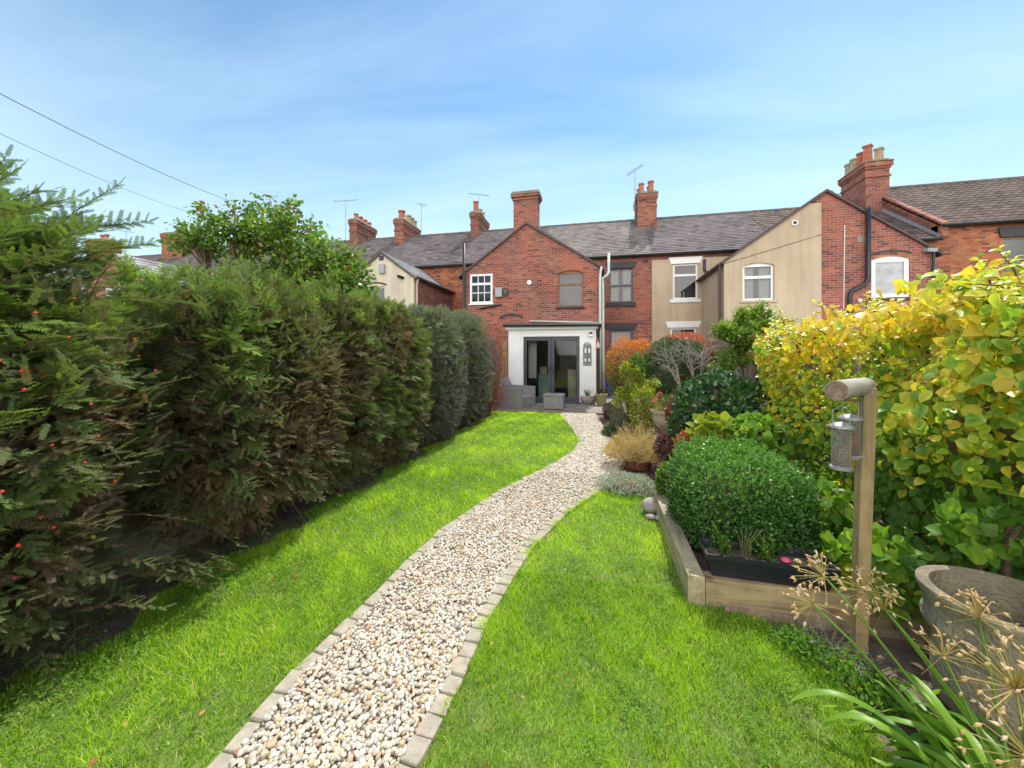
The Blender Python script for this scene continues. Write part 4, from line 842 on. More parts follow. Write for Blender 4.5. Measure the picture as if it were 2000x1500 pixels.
# right house with the taller roof
r7 = empty('brick_house', (16, YM, 0), 'orange brick house with taller brown tiled roof at the right edge', 'house', 'terraced houses')
main_body(r7, 12.0, 22.0, M['brick_orange'], M['pantile'], holes=[W_h7], ez=6.2, rz=9.12, wave=.014, rowlen=.28)
MB().prism([(12.0, YM - .15, 5.75), (12.0, YR, 8.5), (12.0, YR, 9.2), (12.0, YM - .15, 6.25)], (.22, 0, 0)).build('parapet', M['brick_dark'], r7)
b = MB()
for i in range(22):
    t = i / 22; y_ = YM - .1 + 3.0 * t; z_ = 5.74 + .695 * (y_ - YM) ; b.prism([(11.992, y_, z_ + .0), (11.992, y_ + .14, z_ + .1), (11.992, y_ + .14, z_ + .24), (11.992, y_, z_ + .2)], (.006, 0, 0))
b.build('stepped_flashing', M['lead'], r7)
window(r7, W_h7[0], W_h7[1], W_h7[2], W_h7[3], YM, M['tanframe'], split=.62, inner='dark', gm='glass_sky', rec=.04, fw=.06, lintel=(.13, .36), lintelm=M['blackpaint'])

# aerials and wires
def aerial(px_, top, bot, y, half, ang, lab, tilt=0):
    p = at(px_, top, y); q = at(px_, bot, y); e = empty('tv_aerial', (q.x, q.y, q.z), lab, 'aerial', 'tv aerials on the chimneys')
    MB().tube([q, p], .022, 6).build('mast', M['alu'], e)
    d = Vector((math.cos(ang), math.sin(ang), tilt)); b = MB().tube([p - d * half, p + d * half], .014, 5); n = Vector((-d.y, d.x, 0)).normalized()
    for k in range(-5, 6): c = p + d * half * k / 5.2; b.tube([c - n * .16, c + n * .16], .008, 4)
    b.build('boom', M['alu'], e)
aerial(675, 392, 470, 20.4, .85, .0, 'wide television aerial above the four pot chimney', -.03)
aerial(823, 399, 452, 21, .3, 1.2, 'small television aerial right of the chimney with buff pots')
aerial(935, 380, 412, 20.5, .55, .25, 'television aerial on the chimney left of the big gable stack', -.1)
aerial(1240, 332, 430, 20.2, .45, -.7, 'tall aerial mast beside the sooty chimney, topmost of all', .2)
aerial(246, 452, 500, 20.4, .4, .9, 'tiny far aerial near the leftmost chimneys')
def wire(a, b, r, lab):
    pts = [a.lerp(b, t / 14) - Vector((0, 0, .5 * (1 - (2 * t / 14 - 1) ** 2))) for t in range(15)]
    tag(MB().tube(pts, r, 5).build('overhead_wire', M['blackplastic'], org=tuple(a)), lab, 'cable')
wire(wp(-260, 45, 7), wp(560, 425, 24), .011, 'upper overhead cable crossing the sky to the leafy tree'); wire(wp(-260, 135, 9), wp(440, 432, 30), .009, 'lower, fainter overhead cable crossing the sky at left')

# ------------------------------------------------------------------ fences
def fence(x, y0, y1, h, face, lab, gb=.28, pitch=1.83):
    e = empty('fence', (x, y0, 0), lab, 'fence'); y = y0; i = 0
    while y < y1 - .1:
        MB().box(x - .05, x + .05, y - .05, y + .05, 0, h + .05).build('post', M['concrete'], e)
        MB().box(x - .025, x + .025, y + .05, min(y + pitch - .05, y1), 0, gb).build('gravel_board', M['concrete'], e)
        b = MB(); yy = y + .05
        while yy < min(y + pitch - .05, y1) - .05: b.box(x - .012 + random.uniform(-.006, .006), x + .012, yy, yy + .105, gb + .08, h); yy += .112
        b.box(x + .014 * face, x + .05 * face, y + .05, min(y + pitch - .05, y1), gb + .003, gb + .08); b.box(x + .014 * face, x + .04 * face, y + .05, min(y + pitch - .05, y1), 1.0, 1.07)
        b.build('panel', M['fence'], e); y += pitch; i += 1
fence(-3.28, -.6, 11.6, 1.75, 1, 'weathered wooden panel fence with concrete boards behind the yew hedge')
fence(2.72, -.6, 16.5, 1.85, -1, 'grey wooden panel fence behind the yellow climber on the right')

# ------------------------------------------------------------------ foliage generators
def shell(N_, c, rad, p=2.5, depth=.3, lk=2.2, la=.14, bottom=-1.0):
    d = rdir(int(N_ * 1.5)); d = d[d[:, 2] > bottom][:N_]; n = len(d)
    r = (np.abs(d) ** p).sum(-1) ** (-1 / p); q = d * r[:, None]; lm = 1 + la * lump(q + np.array(c), lk)
    s = lm * (1 - depth * rng.random(n) ** 1.7); P = np.array(c) + q * np.array(rad) * s[:, None]
    nrm = norm(np.sign(q) * np.abs(q) ** (p - 1) / np.array(rad)); return P, nrm, lm, q
def core(c, rad, p=2.5, lk=2.2, la=.14, k=.72):
    v, f = ico(4); v = norm(v); r = (np.abs(v) ** p).sum(-1) ** (-1 / p); q = v * r[:, None]; lm = 1 + la * lump(q + np.array(c), lk)
    return np.array(c) + q * np.array(rad) * (lm * k)[:, None], f
def corepart(parent, c, rad, p=2.5, lk=2.2, la=.14, k=.72, m='bark'):
    v, f = core(c, rad, p, lk, la, k); b = MB(); b.v = [tuple(x) for x in v]; b.f = list(f); return b.build('inner_branches', M[m], parent, smooth=True)
def clamp01(a): return np.clip(a, 0, 1)
def bush(name, c, rad, nleaf, size, m, lab, cat='shrub', tmpl=LEAF, p=2.4, depth=.3, lk=2.5, la=.16, tilt=.5, tfun=None, base=None, corek=.7, corem='bark', group=None, asp=(1, 1, 1), rnd=.55, lname='foliage'):
    base = base or (c[0], c[1], 0); e = empty(name, base, lab, cat, group)
    P, n_, lm, q = shell(nleaf, c, rad, p, depth, lk, la); k = P[:, 2] > .01; P, n_, lm, q = P[k], n_[k], lm[k], q[k]; n = len(P)
    d = n_ * .55 + np.array([0, 0, tilt]) + rng.normal(0, rnd, (n, 3)); nn = n_ + np.array([0, 0, .5]) + rng.normal(0, .4, (n, 3))
    t = tfun(P, q, n) if tfun else clamp01(.45 + .3 * (lm - 1) / la + rng.normal(0, .25, n))
    S = (size * rng.uniform(.65, 1.3, n))[:, None] * np.array(asp)
    NB().add(*tmpl, P, frames(d, nn), S, t).build(lname, M[m], e)
    if corek: corepart(e, c, rad, p, lk, la, corek, corem)
    b = MB(); rr = random.Random(hash(lab) % 1000 if False else len(lab)); 
    for k in range(5):
        an = rr.uniform(0, 6.28); b.tube([(base[0] + .04 * math.cos(an), base[1] + .04 * math.sin(an), 0), (c[0] + rad[0] * .35 * math.cos(an), c[1] + rad[1] * .35 * math.sin(an), c[2] - rad[2] * .2), (c[0] + rad[0] * .55 * math.cos(an), c[1] + rad[1] * .55 * math.sin(an), c[2] + rad[2] * .4)], [.022, .014, .006], 6)
    b.build('stems', M['bark'], e); return e

# yew sprays: a branch axis carrying flat twigs
def spray(nb_, start, d, L, tw, k=9, droop=.25, tint=.6, stems=None, tmpl=TWIG):
    d = np.array(d, float); d /= np.linalg.norm(d); side = np.cross(d, [0, 0, 1.]); side /= max(np.linalg.norm(side), 1e-6); up = np.cross(side, d)
    roll = rng.normal(0, .35); s2 = side * math.cos(roll) + up * math.sin(roll); u2 = -side * math.sin(roll) + up * math.cos(roll)
    ts = np.linspace(.08, 1, k * 2); P = np.array(start) + np.outer(ts * L, d) + np.outer(-(ts ** 2) * L * droop, [0, 0, 1.])
    sg = np.where(np.arange(2 * k) % 2 == 0, 1, -1)[:, None]; dd = d[None] * .75 + s2[None] * sg * .8 - np.outer(ts * droop * .8, [0, 0, 1.]) + rng.normal(0, .12, (2 * k, 3)); dd[-1] = d
    nn = np.repeat(u2[None], 2 * k, 0) + rng.normal(0, .2, (2 * k, 3))
    sz = tw * (1.15 - .6 * ts) * rng.uniform(.8, 1.2, 2 * k)
    nb_.add(*tmpl, P, frames(dd, nn), sz, clamp01(tint + .25 * (ts - .5) + rng.normal(0, .1, 2 * k)))
    if stems is not None: stems.tube([tuple(P[0]), tuple(P[k]), tuple(P[-1])], [.0035, .0025, .0012], 5)

def yew(c, rad, nsh, tw, lab, group, m='yew', nspray=120, sprayL=.35, top=0, tmpl=TWIGS, p=2.6, toplen=.5, corek=.5, berries=0, la=.18, trunk=None, tlo=.12, nfan=0, fs=.26):
    e = empty('yew_bush', (trunk[0] if trunk else c[0], trunk[1] if trunk else c[1], 0), lab, 'hedge shrub', group)
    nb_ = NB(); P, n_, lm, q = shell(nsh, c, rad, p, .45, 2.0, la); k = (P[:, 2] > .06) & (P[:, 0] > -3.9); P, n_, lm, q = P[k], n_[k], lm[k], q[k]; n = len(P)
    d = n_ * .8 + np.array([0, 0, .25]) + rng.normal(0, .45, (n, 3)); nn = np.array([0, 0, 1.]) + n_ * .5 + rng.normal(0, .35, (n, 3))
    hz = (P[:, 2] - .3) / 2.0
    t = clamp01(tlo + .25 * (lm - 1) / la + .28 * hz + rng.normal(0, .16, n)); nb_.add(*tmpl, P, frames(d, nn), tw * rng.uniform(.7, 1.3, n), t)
    if nfan:
        ft_ = FAN if tmpl is TWIG else FANS
        P, n_, lm, q = shell(nfan, c, rad, p, .22, 2.4, la * 1.25); k = (P[:, 2] > .1) & (P[:, 0] > -3.8); P, n_, lm, q = P[k], n_[k], lm[k], q[k]; n = len(P)
        d = n_ * .9 + np.array([.2, 0, .12]) + rng.normal(0, .62, (n, 3)); nn = np.array([0, 0, 1.]) + n_ * .45 + rng.normal(0, .45, (n, 3))
        t = clamp01(tlo + .2 + .3 * (lm - 1) / la + .22 * (P[:, 2] - .3) / 2 + rng.normal(0, .14, n)); nb_.add(*ft_, P - n_ * .08, frames(d, nn), fs * rng.uniform(.65, 1.25, n), t, np.repeat(rng.normal(0, .10, len(ft_[0]) // 4 + 1), 4)[:len(ft_[0])])
    st = MB(); P, n_, lm, q = shell(nspray, c, rad, p, .15, 2.0, la)
    for i in range(len(P)):
        if P[i, 2] < .2 or n_[i, 0] < -.5: continue
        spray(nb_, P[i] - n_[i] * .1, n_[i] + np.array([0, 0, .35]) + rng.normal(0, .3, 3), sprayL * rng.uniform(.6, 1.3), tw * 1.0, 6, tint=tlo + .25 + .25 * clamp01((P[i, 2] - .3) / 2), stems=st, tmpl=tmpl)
    P, n_, lm, q = shell(top * 4, c, rad, p, .1, 2.0, la); kk = [i for i in range(len(P)) if q[i, 2] > .75][:top]
    for i in kk: spray(nb_, P[i] - np.array([0, 0, .15]), np.array([rng.normal(.1, .3), rng.normal(0, .3), 1.]), toplen * rng.uniform(.4, 1.2), tw * 1.1, 9, .12, tint=.75, stems=st, tmpl=tmpl)
    nb_.build('foliage', M[m], e); tx, ty = (trunk or (c[0], c[1]))
    for k in range(4): an = k * 1.7; st.tube([(tx + .06 * math.cos(an), ty + .06 * math.sin(an), 0), (tx + .12 * math.cos(an), ty + .14 * math.sin(an), .8), (c[0] + .25 * math.cos(an), c[1] + .3 * math.sin(an), c[2] + rad[2] * .6)], [.04, .03, .01], 8)
    st.build('trunk', M['yewbark'], e)
    if corek: corepart(e, c, rad, p, 2.0, la, corek, 'yewbark')
    if berries:
        P, n_, lm, q = shell(berries * 3, c, rad, p, .05, 2.0, la); k = (n_[:, 0] > .1) & (P[:, 2] > .6); P = P[k][:berries]; v, f = ico(2)
        b = NB(); b.add(v, f, P + n_[k][:berries] * .03, np.repeat(np.eye(3)[None], len(P), 0), rng.uniform(.0055, .0075, len(P)), .5); o = b.build('berry', plain('red_berry', (.62, .03, .02), .35, .1, 9), e); o['kind'] = 'stuff'
    return e
G_ = 'yew bushes making the left hedge'
# nearest: loose, sprays to the upper left
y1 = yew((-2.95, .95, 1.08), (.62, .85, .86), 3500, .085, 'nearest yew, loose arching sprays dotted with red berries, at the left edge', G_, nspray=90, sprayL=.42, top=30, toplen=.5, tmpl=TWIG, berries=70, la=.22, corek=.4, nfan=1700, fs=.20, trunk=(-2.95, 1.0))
nb = NB(); st = MB()
for i in range(95):
    s0 = np.array([-3.0 + rng.normal(0, .1), .95 + rng.normal(0, .28), rng.uniform(1.5, 2.1)]); d = np.array([rng.uniform(.1, .9), rng.uniform(-.15, .75), rng.uniform(.25, .9)])
    spray(nb, s0, d, rng.uniform(.5, .85) , .115, 14, .22, .62, st, TWIG)
for i in range(34):
    s0 = np.array([rng.uniform(-3.1, -2.7), rng.uniform(.85, 1.35), rng.uniform(1.8, 2.2)]); spray(nb, s0, (rng.uniform(.1, .7), rng.uniform(0, .8), rng.uniform(.15, .7)), rng.uniform(.4, .62), .11, 13, .2, .62, st, TWIG)
for i in range(30):
    s0 = np.array([rng.uniform(-3.0, -2.6), rng.uniform(.7, 2.1), rng.uniform(.15, .5)]); spray(nb, s0, (rng.uniform(.4, .9), rng.uniform(-.3, .6), rng.uniform(-.1, .25)), rng.uniform(.3, .5), .1, 10, .35, .4, st, TWIG)
for i in range(24):
    s0 = np.array([-2.85 + rng.normal(0, .1), rng.uniform(.7, 1.3), rng.uniform(.25, .8)]); spray(nb, s0, (rng.uniform(.3, .8), rng.uniform(-.2, .6), rng.uniform(.0, .6)), rng.uniform(.35, .6), .1, 10, .25, .45, st, TWIG)
nb.build('arching_sprays', M['yew'], y1); st.build('stems', M['yewbark'], y1)
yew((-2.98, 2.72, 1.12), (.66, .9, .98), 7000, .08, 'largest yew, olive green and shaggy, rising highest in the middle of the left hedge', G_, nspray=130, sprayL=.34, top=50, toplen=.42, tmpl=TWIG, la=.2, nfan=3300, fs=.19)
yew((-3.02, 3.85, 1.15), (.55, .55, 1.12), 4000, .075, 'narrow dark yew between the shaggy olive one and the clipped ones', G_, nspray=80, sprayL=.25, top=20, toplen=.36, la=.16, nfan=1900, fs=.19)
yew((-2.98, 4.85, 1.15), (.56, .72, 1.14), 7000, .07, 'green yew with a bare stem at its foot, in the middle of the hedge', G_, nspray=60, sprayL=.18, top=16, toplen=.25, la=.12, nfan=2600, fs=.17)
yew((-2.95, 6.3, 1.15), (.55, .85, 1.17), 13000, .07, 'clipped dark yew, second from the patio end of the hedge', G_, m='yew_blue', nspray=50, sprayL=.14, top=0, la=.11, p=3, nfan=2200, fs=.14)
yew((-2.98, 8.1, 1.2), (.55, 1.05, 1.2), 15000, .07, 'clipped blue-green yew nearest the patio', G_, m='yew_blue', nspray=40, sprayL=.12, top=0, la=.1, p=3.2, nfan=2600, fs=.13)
bush('red_leaved_shrub', (-2.78, 9.55, 1.1), (.42, .42, 1.2), 5200, .05, 'redleaf', 'reddish shrub with dark tips at the patio end of the hedge', tmpl=LANCE, p=2.6, la=.15, tfun=lambda P, q, n: clamp01(.35 + rng.normal(0, .3, n)))
# orange dead tuft in the near yew is part of it
nb = NB()
for i in range(4): spray(nb, wp(55 + i * 9, 722 + 4 * i, 1.75), (.7, .3, .1), .09, .07, 4, .1, .5, None, TWIG)
nb.build('dead_spray', leaf('dead_needles', [(0, (.5, .2, .03)), (1, (.6, .3, .05))], .6, .3), y1)

# leafy tree beyond the hedge
def tree(base, H, R_, nleaf, size, lab, m, lobes, seed, cat='tree', name='leafy_tree', tmpl=LEAF, trunkr=.1, tfun=None, tm='bark', sub=26):
    e = empty(name, base, lab, cat); st = MB(); B = Vector(base); rr = random.Random(seed); nb_ = NB()
    for (c, rad, cnt) in lobes:
        cc = Vector(c); mid_ = B.lerp(cc, .5) + Vector((rr.uniform(-.2, .2), rr.uniform(-.2, .2), .1)); st.tube([B, mid_, cc], [trunkr, trunkr * .6, trunkr * .25], 8)
        tips = []
        for k in range(sub):
            d = Vector((rr.gauss(0, 1), rr.gauss(0, 1), rr.gauss(.35, .9))).normalized(); tip = cc + Vector((d.x * rad[0], d.y * rad[1], d.z * rad[2])) * rr.uniform(.6, 1.12)
            st.tube([cc.lerp(mid_, rr.uniform(0, .5)), cc.lerp(tip, .5) + Vector((0, 0, .05)), tip], [trunkr * .2, trunkr * .12, .004], 5); tips.append((cc, tip))
        per = cnt // sub
        for c0, tip in tips:
            c0 = np.array(c0); tp = np.array(tip); t = .3 + .75 * rng.random(per) ** .7; P = c0 + (tp - c0) * t[:, None] + rng.normal(0, 1, (per, 3)) * np.array(rad) * .13
            out = norm(tp - c0); d = out + rng.normal(0, .7, (per, 3)) + [0, 0, -.1]; nn = np.array([0, 0, 1.]) + rng.normal(0, .6, (per, 3))
            tt = tfun(P, per) if tfun else clamp01(rng.normal(.45, .25, per) + .15 * (P[:, 2] - base[2] - H * .6)); nb_.add(*tmpl, P, frames(d, nn), size * rng.uniform(.6, 1.25, per), tt)
    nb_.build('crown', M[m], e); st.build('trunk', M[tm], e); return e
tb = (-6.9, 6.9, 0)
def wc(px_, py_, D): return tuple(wp(px_, py_, D))
def tft(P, n): return clamp01(np.where(rng.random(n) < .015 + .07 * (P[:, 2] > 4.4), 1, clamp01(rng.normal(.45, .22, n))) )
tree(tb, 5, 2, 0, .088, 'broad leafy shrub tree with reddish tips standing behind the hedge', 'tree', [(wc(460, 455, 8.2), (.75, .7, .75), 1900), (wc(560, 470, 8.2), (.8, .8, .75), 2000), (wc(640, 540, 8.0), (.8, .8, .8), 2600), (wc(540, 560, 8), (1.1, .8, .7), 2400), (wc(385, 480, 8.2), (.6, .6, .6), 1000), (wc(685, 590, 7.8), (.5, .6, .75), 1700), (wc(600, 620, 7.8), (.9, .7, .7), 1300)], 4, tfun=tft, trunkr=.12, sub=30)

# ------------------------------------------------------------------ right side: raised bed
rb = empty('raised_bed', (TX, TY, 0), 'low raised bed edged with pale timber sleepers around the box bush', 'raised bed')
MB().box(TX, TX + .1, TY, 4.05, -.05, .175).build('side_sleeper', M['timber_y'], rb, bevel=.006)
MB().box(TX + .102, 2.25, TY + .004, TY + .10, -.05, .165).build('front_sleeper', M['timber'], rb, bevel=.006)
MB().box(TX + .2, 2.3, TY - .035, TY + .0, -.03, .02).build('ground_batten', M['fence'], rb)
MB().poly([(TX + .1, TY + .1, .09), (2.7, TY + .1, .09), (2.7, 4.1, .09), (TX + .1, 4.1, .09)]).build('bed_soil', M['soil'], rb)
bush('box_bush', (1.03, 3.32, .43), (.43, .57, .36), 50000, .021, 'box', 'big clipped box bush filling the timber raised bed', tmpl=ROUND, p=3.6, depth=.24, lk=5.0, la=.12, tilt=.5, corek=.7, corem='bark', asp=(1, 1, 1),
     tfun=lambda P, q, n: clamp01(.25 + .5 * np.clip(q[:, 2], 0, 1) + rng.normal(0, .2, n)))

bb = bpy.context.scene.objects['box_bush']; nb = NB(); P, n_, lm, q = shell(420, (1.03, 3.32, .43), (.43, .57, .36), 3.6, .02, 5.0, .12); k = q[:, 2] > -.4; P, n_ = P[k], n_[k]
for i in range(len(P)):
    L = rng.uniform(.03, .09); d = norm(n_[i] + np.array([0, 0, .6]) + rng.normal(0, .35, 3)); ts = np.linspace(.1, 1, 9); a2 = np.arange(9) * 2.4
    nb.add(*ROUND, P[i] + d * L * ts[:, None], frames(np.stack([np.cos(a2), np.sin(a2), a2 * 0 + .5], -1) + d * .5, np.array([0, 0, 1.]) + rng.normal(0, .3, (9, 3))), .021 * (1.1 - .4 * ts), clamp01(rng.normal(.75, .15, 9)))
nb.build('stray_shoots', M['box'], bb)
# feeder post
pb = gp(1676, 1265); ptop = wp(1694, 757, 1.99)
fp = empty('feeder_post', (pb.x, pb.y, 0), 'square timber post with a short round log fixed on its top', 'post')
b = MB(); hw = .029; d_ = Vector((ptop.x - pb.x, ptop.y - pb.y, 0))
b.hexa([(pb.x + sx * hw, pb.y + sy * hw, -.02) for sx, sy in ((-1, -1), (1, -1), (1, 1), (-1, 1))] + [(ptop.x + sx * hw, ptop.y + sy * hw, ptop.z) for sx, sy in ((-1, -1), (1, -1), (1, 1), (-1, 1))])
b.build('post', M['post'], fp, bevel=.004)
l0 = wp(1634, 763, 1.76); l1 = wp(1700, 752, 2.12); lr = .046; dd = (l1 - l0).normalized()
l1 = l0 + dd * max((l1 - l0).length * .8, .2); lo_ = MB().tube([l0, l0.lerp(l1, .5), l1], [lr, lr * 1.03, lr], 20).build('log', M['log'], fp, smooth='auto')
MB().tube([l0 - dd * .002, l0 + dd * .001], lr * .94, 20).build('log_end', M['logend'], lo_)
def feeder(top, H_, r, fillm, fillh, lab, grp='wire bird feeders'):
    e = empty('bird_feeder', tuple(top), lab, 'bird feeder', grp); x, y, z = top; hz = .085
    b = MB().tube([(x - r * .95, y, z - hz), (x - r * .95, y, z - .022), (x, y, z), (x + r * .95, y, z - .022), (x + r * .95, y, z - hz)], .0018, 6); b.build('hanger', M['wire'], e)
    MB().lathe((x, y, z - hz - .012), [(.001, .022), (r * .7, .016), (r * 1.25, .004), (r * 1.42, -.004), (r * 1.38, -.008), (.001, -.004)], 24).build('lid', M['lid'], e, smooth=True)
    b = MB()
    for k in range(22): a_ = 6.283 * k / 22; b.tube([(x + r * math.cos(a_), y + r * math.sin(a_), z - hz - .015), (x + r * math.cos(a_), y + r * math.sin(a_), z - hz - H_)], .0009, 4, cap=False)
    for k in range(26): zz = z - hz - .015 - (H_ - .02) * k / 26; b.tube([(x + r * math.cos(q * .4189), y + r * math.sin(q * .4189), zz) for q in range(16)], .0008, 3, cap=False)
    b.build('mesh_tube', M['wire'], e)
    MB().lathe((x, y, z - hz - H_), [(.001, .0), (r * .93, 0), (r * .95, fillh * .9), (r * .6, fillh), (.001, fillh * 1.04)], 20).build('seed', fillm, e, smooth=True)
    MB().lathe((x, y, z - hz - H_), [(.001, -.012), (r * 1.22, -.012), (r * 1.25, .0), (r * 1.02, .006), (.001, .006)], 24).build('base', M['lid'], e, smooth='auto')
feeder(wp(1643, 793, 1.84), .205, .037, M['seed'], .10, 'nearer wire tube bird feeder, half full of mixed seed, hanging from the log')
feeder(wp(1661, 779, 1.94), .20, .037, M['nuts'], .12, 'bird feeder of reddish peanuts hanging just behind the seed feeder')

# planter trough
x0, y0 = TX + .13, TY + .02; tr0 = empty('planter_trough', (x0, y0, .17), 'long black plastic trough resting on the front timber sleeper', 'planter')
def trough(x0, x1, y0, y1, z0, z1, ang):
    cx, cy = (x0 + x1) / 2, (y0 + y1) / 2; ca_, sa_ = math.cos(ang), math.sin(ang)
    def rt(x, y, z): dx, dy = x - cx, y - cy; return (cx + dx * ca_ - dy * sa_, cy + dx * sa_ + dy * ca_, z)
    b = MB(); s = .03; t = .006
    O = lambda e, z: [rt(x0 + s - e, y0 + s - e, z), rt(x1 - s + e, y0 + s - e, z), rt(x1 - s + e, y1 - s + e, z), rt(x0 + s - e, y1 - s + e, z)]
    rings = [O(0, z0), O(s * .8, z1 - .03), O(s * .8 + .012, z1 - .03), O(s * .8 + .014, z1), O(s * .8, z1), O(s * .8 - .012, z1 - .012), O(-.008, z0 + .01)]
    for A, B in zip(rings[:-1], rings[1:]):
        for i in range(4): j = (i + 1) % 4; b.poly([A[i], A[j], B[j], B[i]])
    b.poly(rings[0][::-1]); return b, rt
b, rt = trough(TX + .12, TX + .12 + .68, TY + .0, TY + .22, .172, .315, -.04); b.build('tub', M['trough'], tr0)
MB().poly([rt(TX + .15, TY + .03, .27), rt(TX + .78, TY + .03, .27), rt(TX + .78, TY + .19, .27), rt(TX + .15, TY + .19, .27)]).build('compost', M['soil'], tr0)
def stemplant(name, base, hgt, nst, npairs, size, m, lab, spread=.12, cat='plant', tmpl=LANCE, asp=(1.6, 1, 1)):
    e = empty(name, base, lab, cat); nb_ = NB(); st = MB()
    for i in range(nst):
        an = rng.uniform(0, 6.28); h = hgt * rng.uniform(.6, 1.1); tip = np.array([base[0] + spread * math.cos(an) * rng.uniform(.2, 1), base[1] + spread * math.sin(an) * rng.uniform(.2, 1), base[2] + h]); b0 = np.array(base) + [rng.normal(0, spread * .25), rng.normal(0, spread * .25), 0]
        st.tube([tuple(b0), tuple((b0 + tip) / 2 + [0, 0, h * .05]), tuple(tip)], [.003, .0025, .0015], 5)
        ts = np.linspace(.15, 1, npairs * 2); P = b0 + (tip - b0) * ts[:, None]; a2 = np.arange(npairs * 2) * 2.4 + an; d = np.stack([np.cos(a2), np.sin(a2), a2 * 0 + .35], -1) + rng.normal(0, .2, (npairs * 2, 3))
        nb_.add(*tmpl, P, frames(d, np.array([0, 0, 1.]) + rng.normal(0, .3, (npairs * 2, 3))), (size * (1.15 - .6 * ts))[:, None] * np.array(asp), clamp01(.5 + .4 * (ts - .5) + rng.normal(0, .15, npairs * 2)))
    nb_.build('leaves', M[m], e); st.build('stems', M['agst'] if m != 'silver' else M['lav'], e); return e
stemplant('mint_plant', (TX + .24, TY + .12, .27), .17, 8, 8, .035, 'green', 'small leafy herb at the left end of the black trough', .09)
stemplant('mint_plant', (TX + .46, TY + .1, .27), .17, 7, 8, .035, 'green', 'small leafy herb in the middle of the black trough', .08)
e = empty('twiggy_stems', (TX + .35, TY + .12, .27), 'few bare yellow stems between the two herbs in the trough', 'plant'); b = MB()
for k in range(6): b.tube([(TX + .34 + .01 * k, TY + .12, .27), (TX + .33 + .012 * k, TY + .11, .37), (TX + .3 + .03 * k, TY + .1, .44 + .01 * (k % 3))], .0022, 5)
b.build('stem', M['straw'], e)
tag(MB().lathe((TX + .56, TY + .06, .29), [(.001, .0), (.022, .004), (.028, .016), (.016, .027), (.001, .028)], 14).build('pink_ball', M['pink'], org=(TX + .56, TY + .06, .29), smooth=True), 'bright pink blob lying in the black trough', 'petals')

# boulders beside the sleeper
def boulder(px_, py_, rx, ry, rz, lab, m='stone'):
    p = gp(px_, py_); v, f = ico(4); v = v * (1 + .06 * lump(v + px_, 1.2)[:, None]); b = MB(); b.v = [(p.x + q[0] * rx, p.y + q[1] * ry, max(-.02, rz * .85 + q[2] * rz)) for q in v]; b.f = list(f)
    tag(b.build('boulder', M[m], org=(p.x, p.y, 0), smooth=True), lab, 'stone', 'rounded stones by the raised bed')
boulder(1272, 1000, .088, .085, .075, 'largest round brown-grey stone at the far end of the timber sleeper')
boulder(1271, 1013, .05, .035, .022, 'flat pale stone lying in front of the largest round stone')
boulder(1287, 1016, .035, .03, .024, 'egg shaped grey stone touching the timber sleeper')
boulder(1288, 1000, .025, .02, .02, 'smallest grey stone between the big one and the sleeper')
boulder(1296, 1027, .03, .03, .018, 'low grey stone nearest the lawn beside the sleeper')

# yellow climbing shrub (right hedge)
hy = empty('climbing_shrub', (2.35, 3.2, 0), 'huge climbing shrub with broad green and yellow leaves covering the right fence', 'shrub')
nb = NB(); st = MB()
def hy_top(y): return 1.80 + .12 * np.sin(y * 2.3 + .5) + .08 * np.sin(y * 5.1) + .35 * np.clip(2.6 - y, 0, .6) - .05 * np.clip(y - 4.6, 0, 3)
def hy_x(y, z): return 2.12 + .14 * np.sin(y * 3.1 + z * 2) + .1 * np.sin(z * 5.3 + y * 1.7) + .22 * np.clip(.7 - z, 0, .7) - .12 * np.clip(z - 1.3, 0, 1) - .12 * np.clip((y - 3.5), 0, 1.5)
def hyadd(n, y0, y1, top=False, dep=.35):
    y = rng.uniform(y0, y1, n); zt = hy_top(y)
    if top: x = rng.uniform(1.9, 3.1, n); z = zt + rng.uniform(-.12, .1, n) + .05 * np.sin(x * 9 + y * 7); nr = np.array([-.25, -.3, 1.0]) + np.zeros((n, 3))
    else: z = .1 + (zt - .1) * rng.random(n) ** .85; x = hy_x(y, z) + dep * rng.random(n) ** 1.8; nr = np.array([-1., -.35, .45]) + np.zeros((n, 3))
    P = np.stack([x, y, z], -1); nn = nr + rng.normal(0, .45, (n, 3)); d = np.array([-.35, -.2, -.75]) + rng.normal(0, .6, (n, 3))
    yel = clamp01(.15 + .46 * np.clip((z - .6) / 1.0, 0, 1) + .22 * np.clip((y - 2.3) / 2, 0, 1) + .36 * lump(P, 3.2) + (.13 if top else 0) + rng.normal(0, .17, n)); yel = np.where(rng.random(n) < .06, 1, yel)
    yel = np.where(z < .8, yel * .75, yel)
    sz_ = rng.uniform(.04, .105, n) * np.where(y > 3.6, .85, 1); fr_ = frames(d, nn); h_ = n // 2
    nb.add(*LEAF, P[:h_], fr_[:h_], sz_[:h_], yel[:h_], LV); nb.add(*LEAFB, P[h_:], fr_[h_:], sz_[h_:], yel[h_:], LV)
hyadd(2600, .5, 2.6); hyadd(3200, 2.6, 4.2); hyadd(2400, 4.2, 5.35); hyadd(2600, .8, 5.3, True)
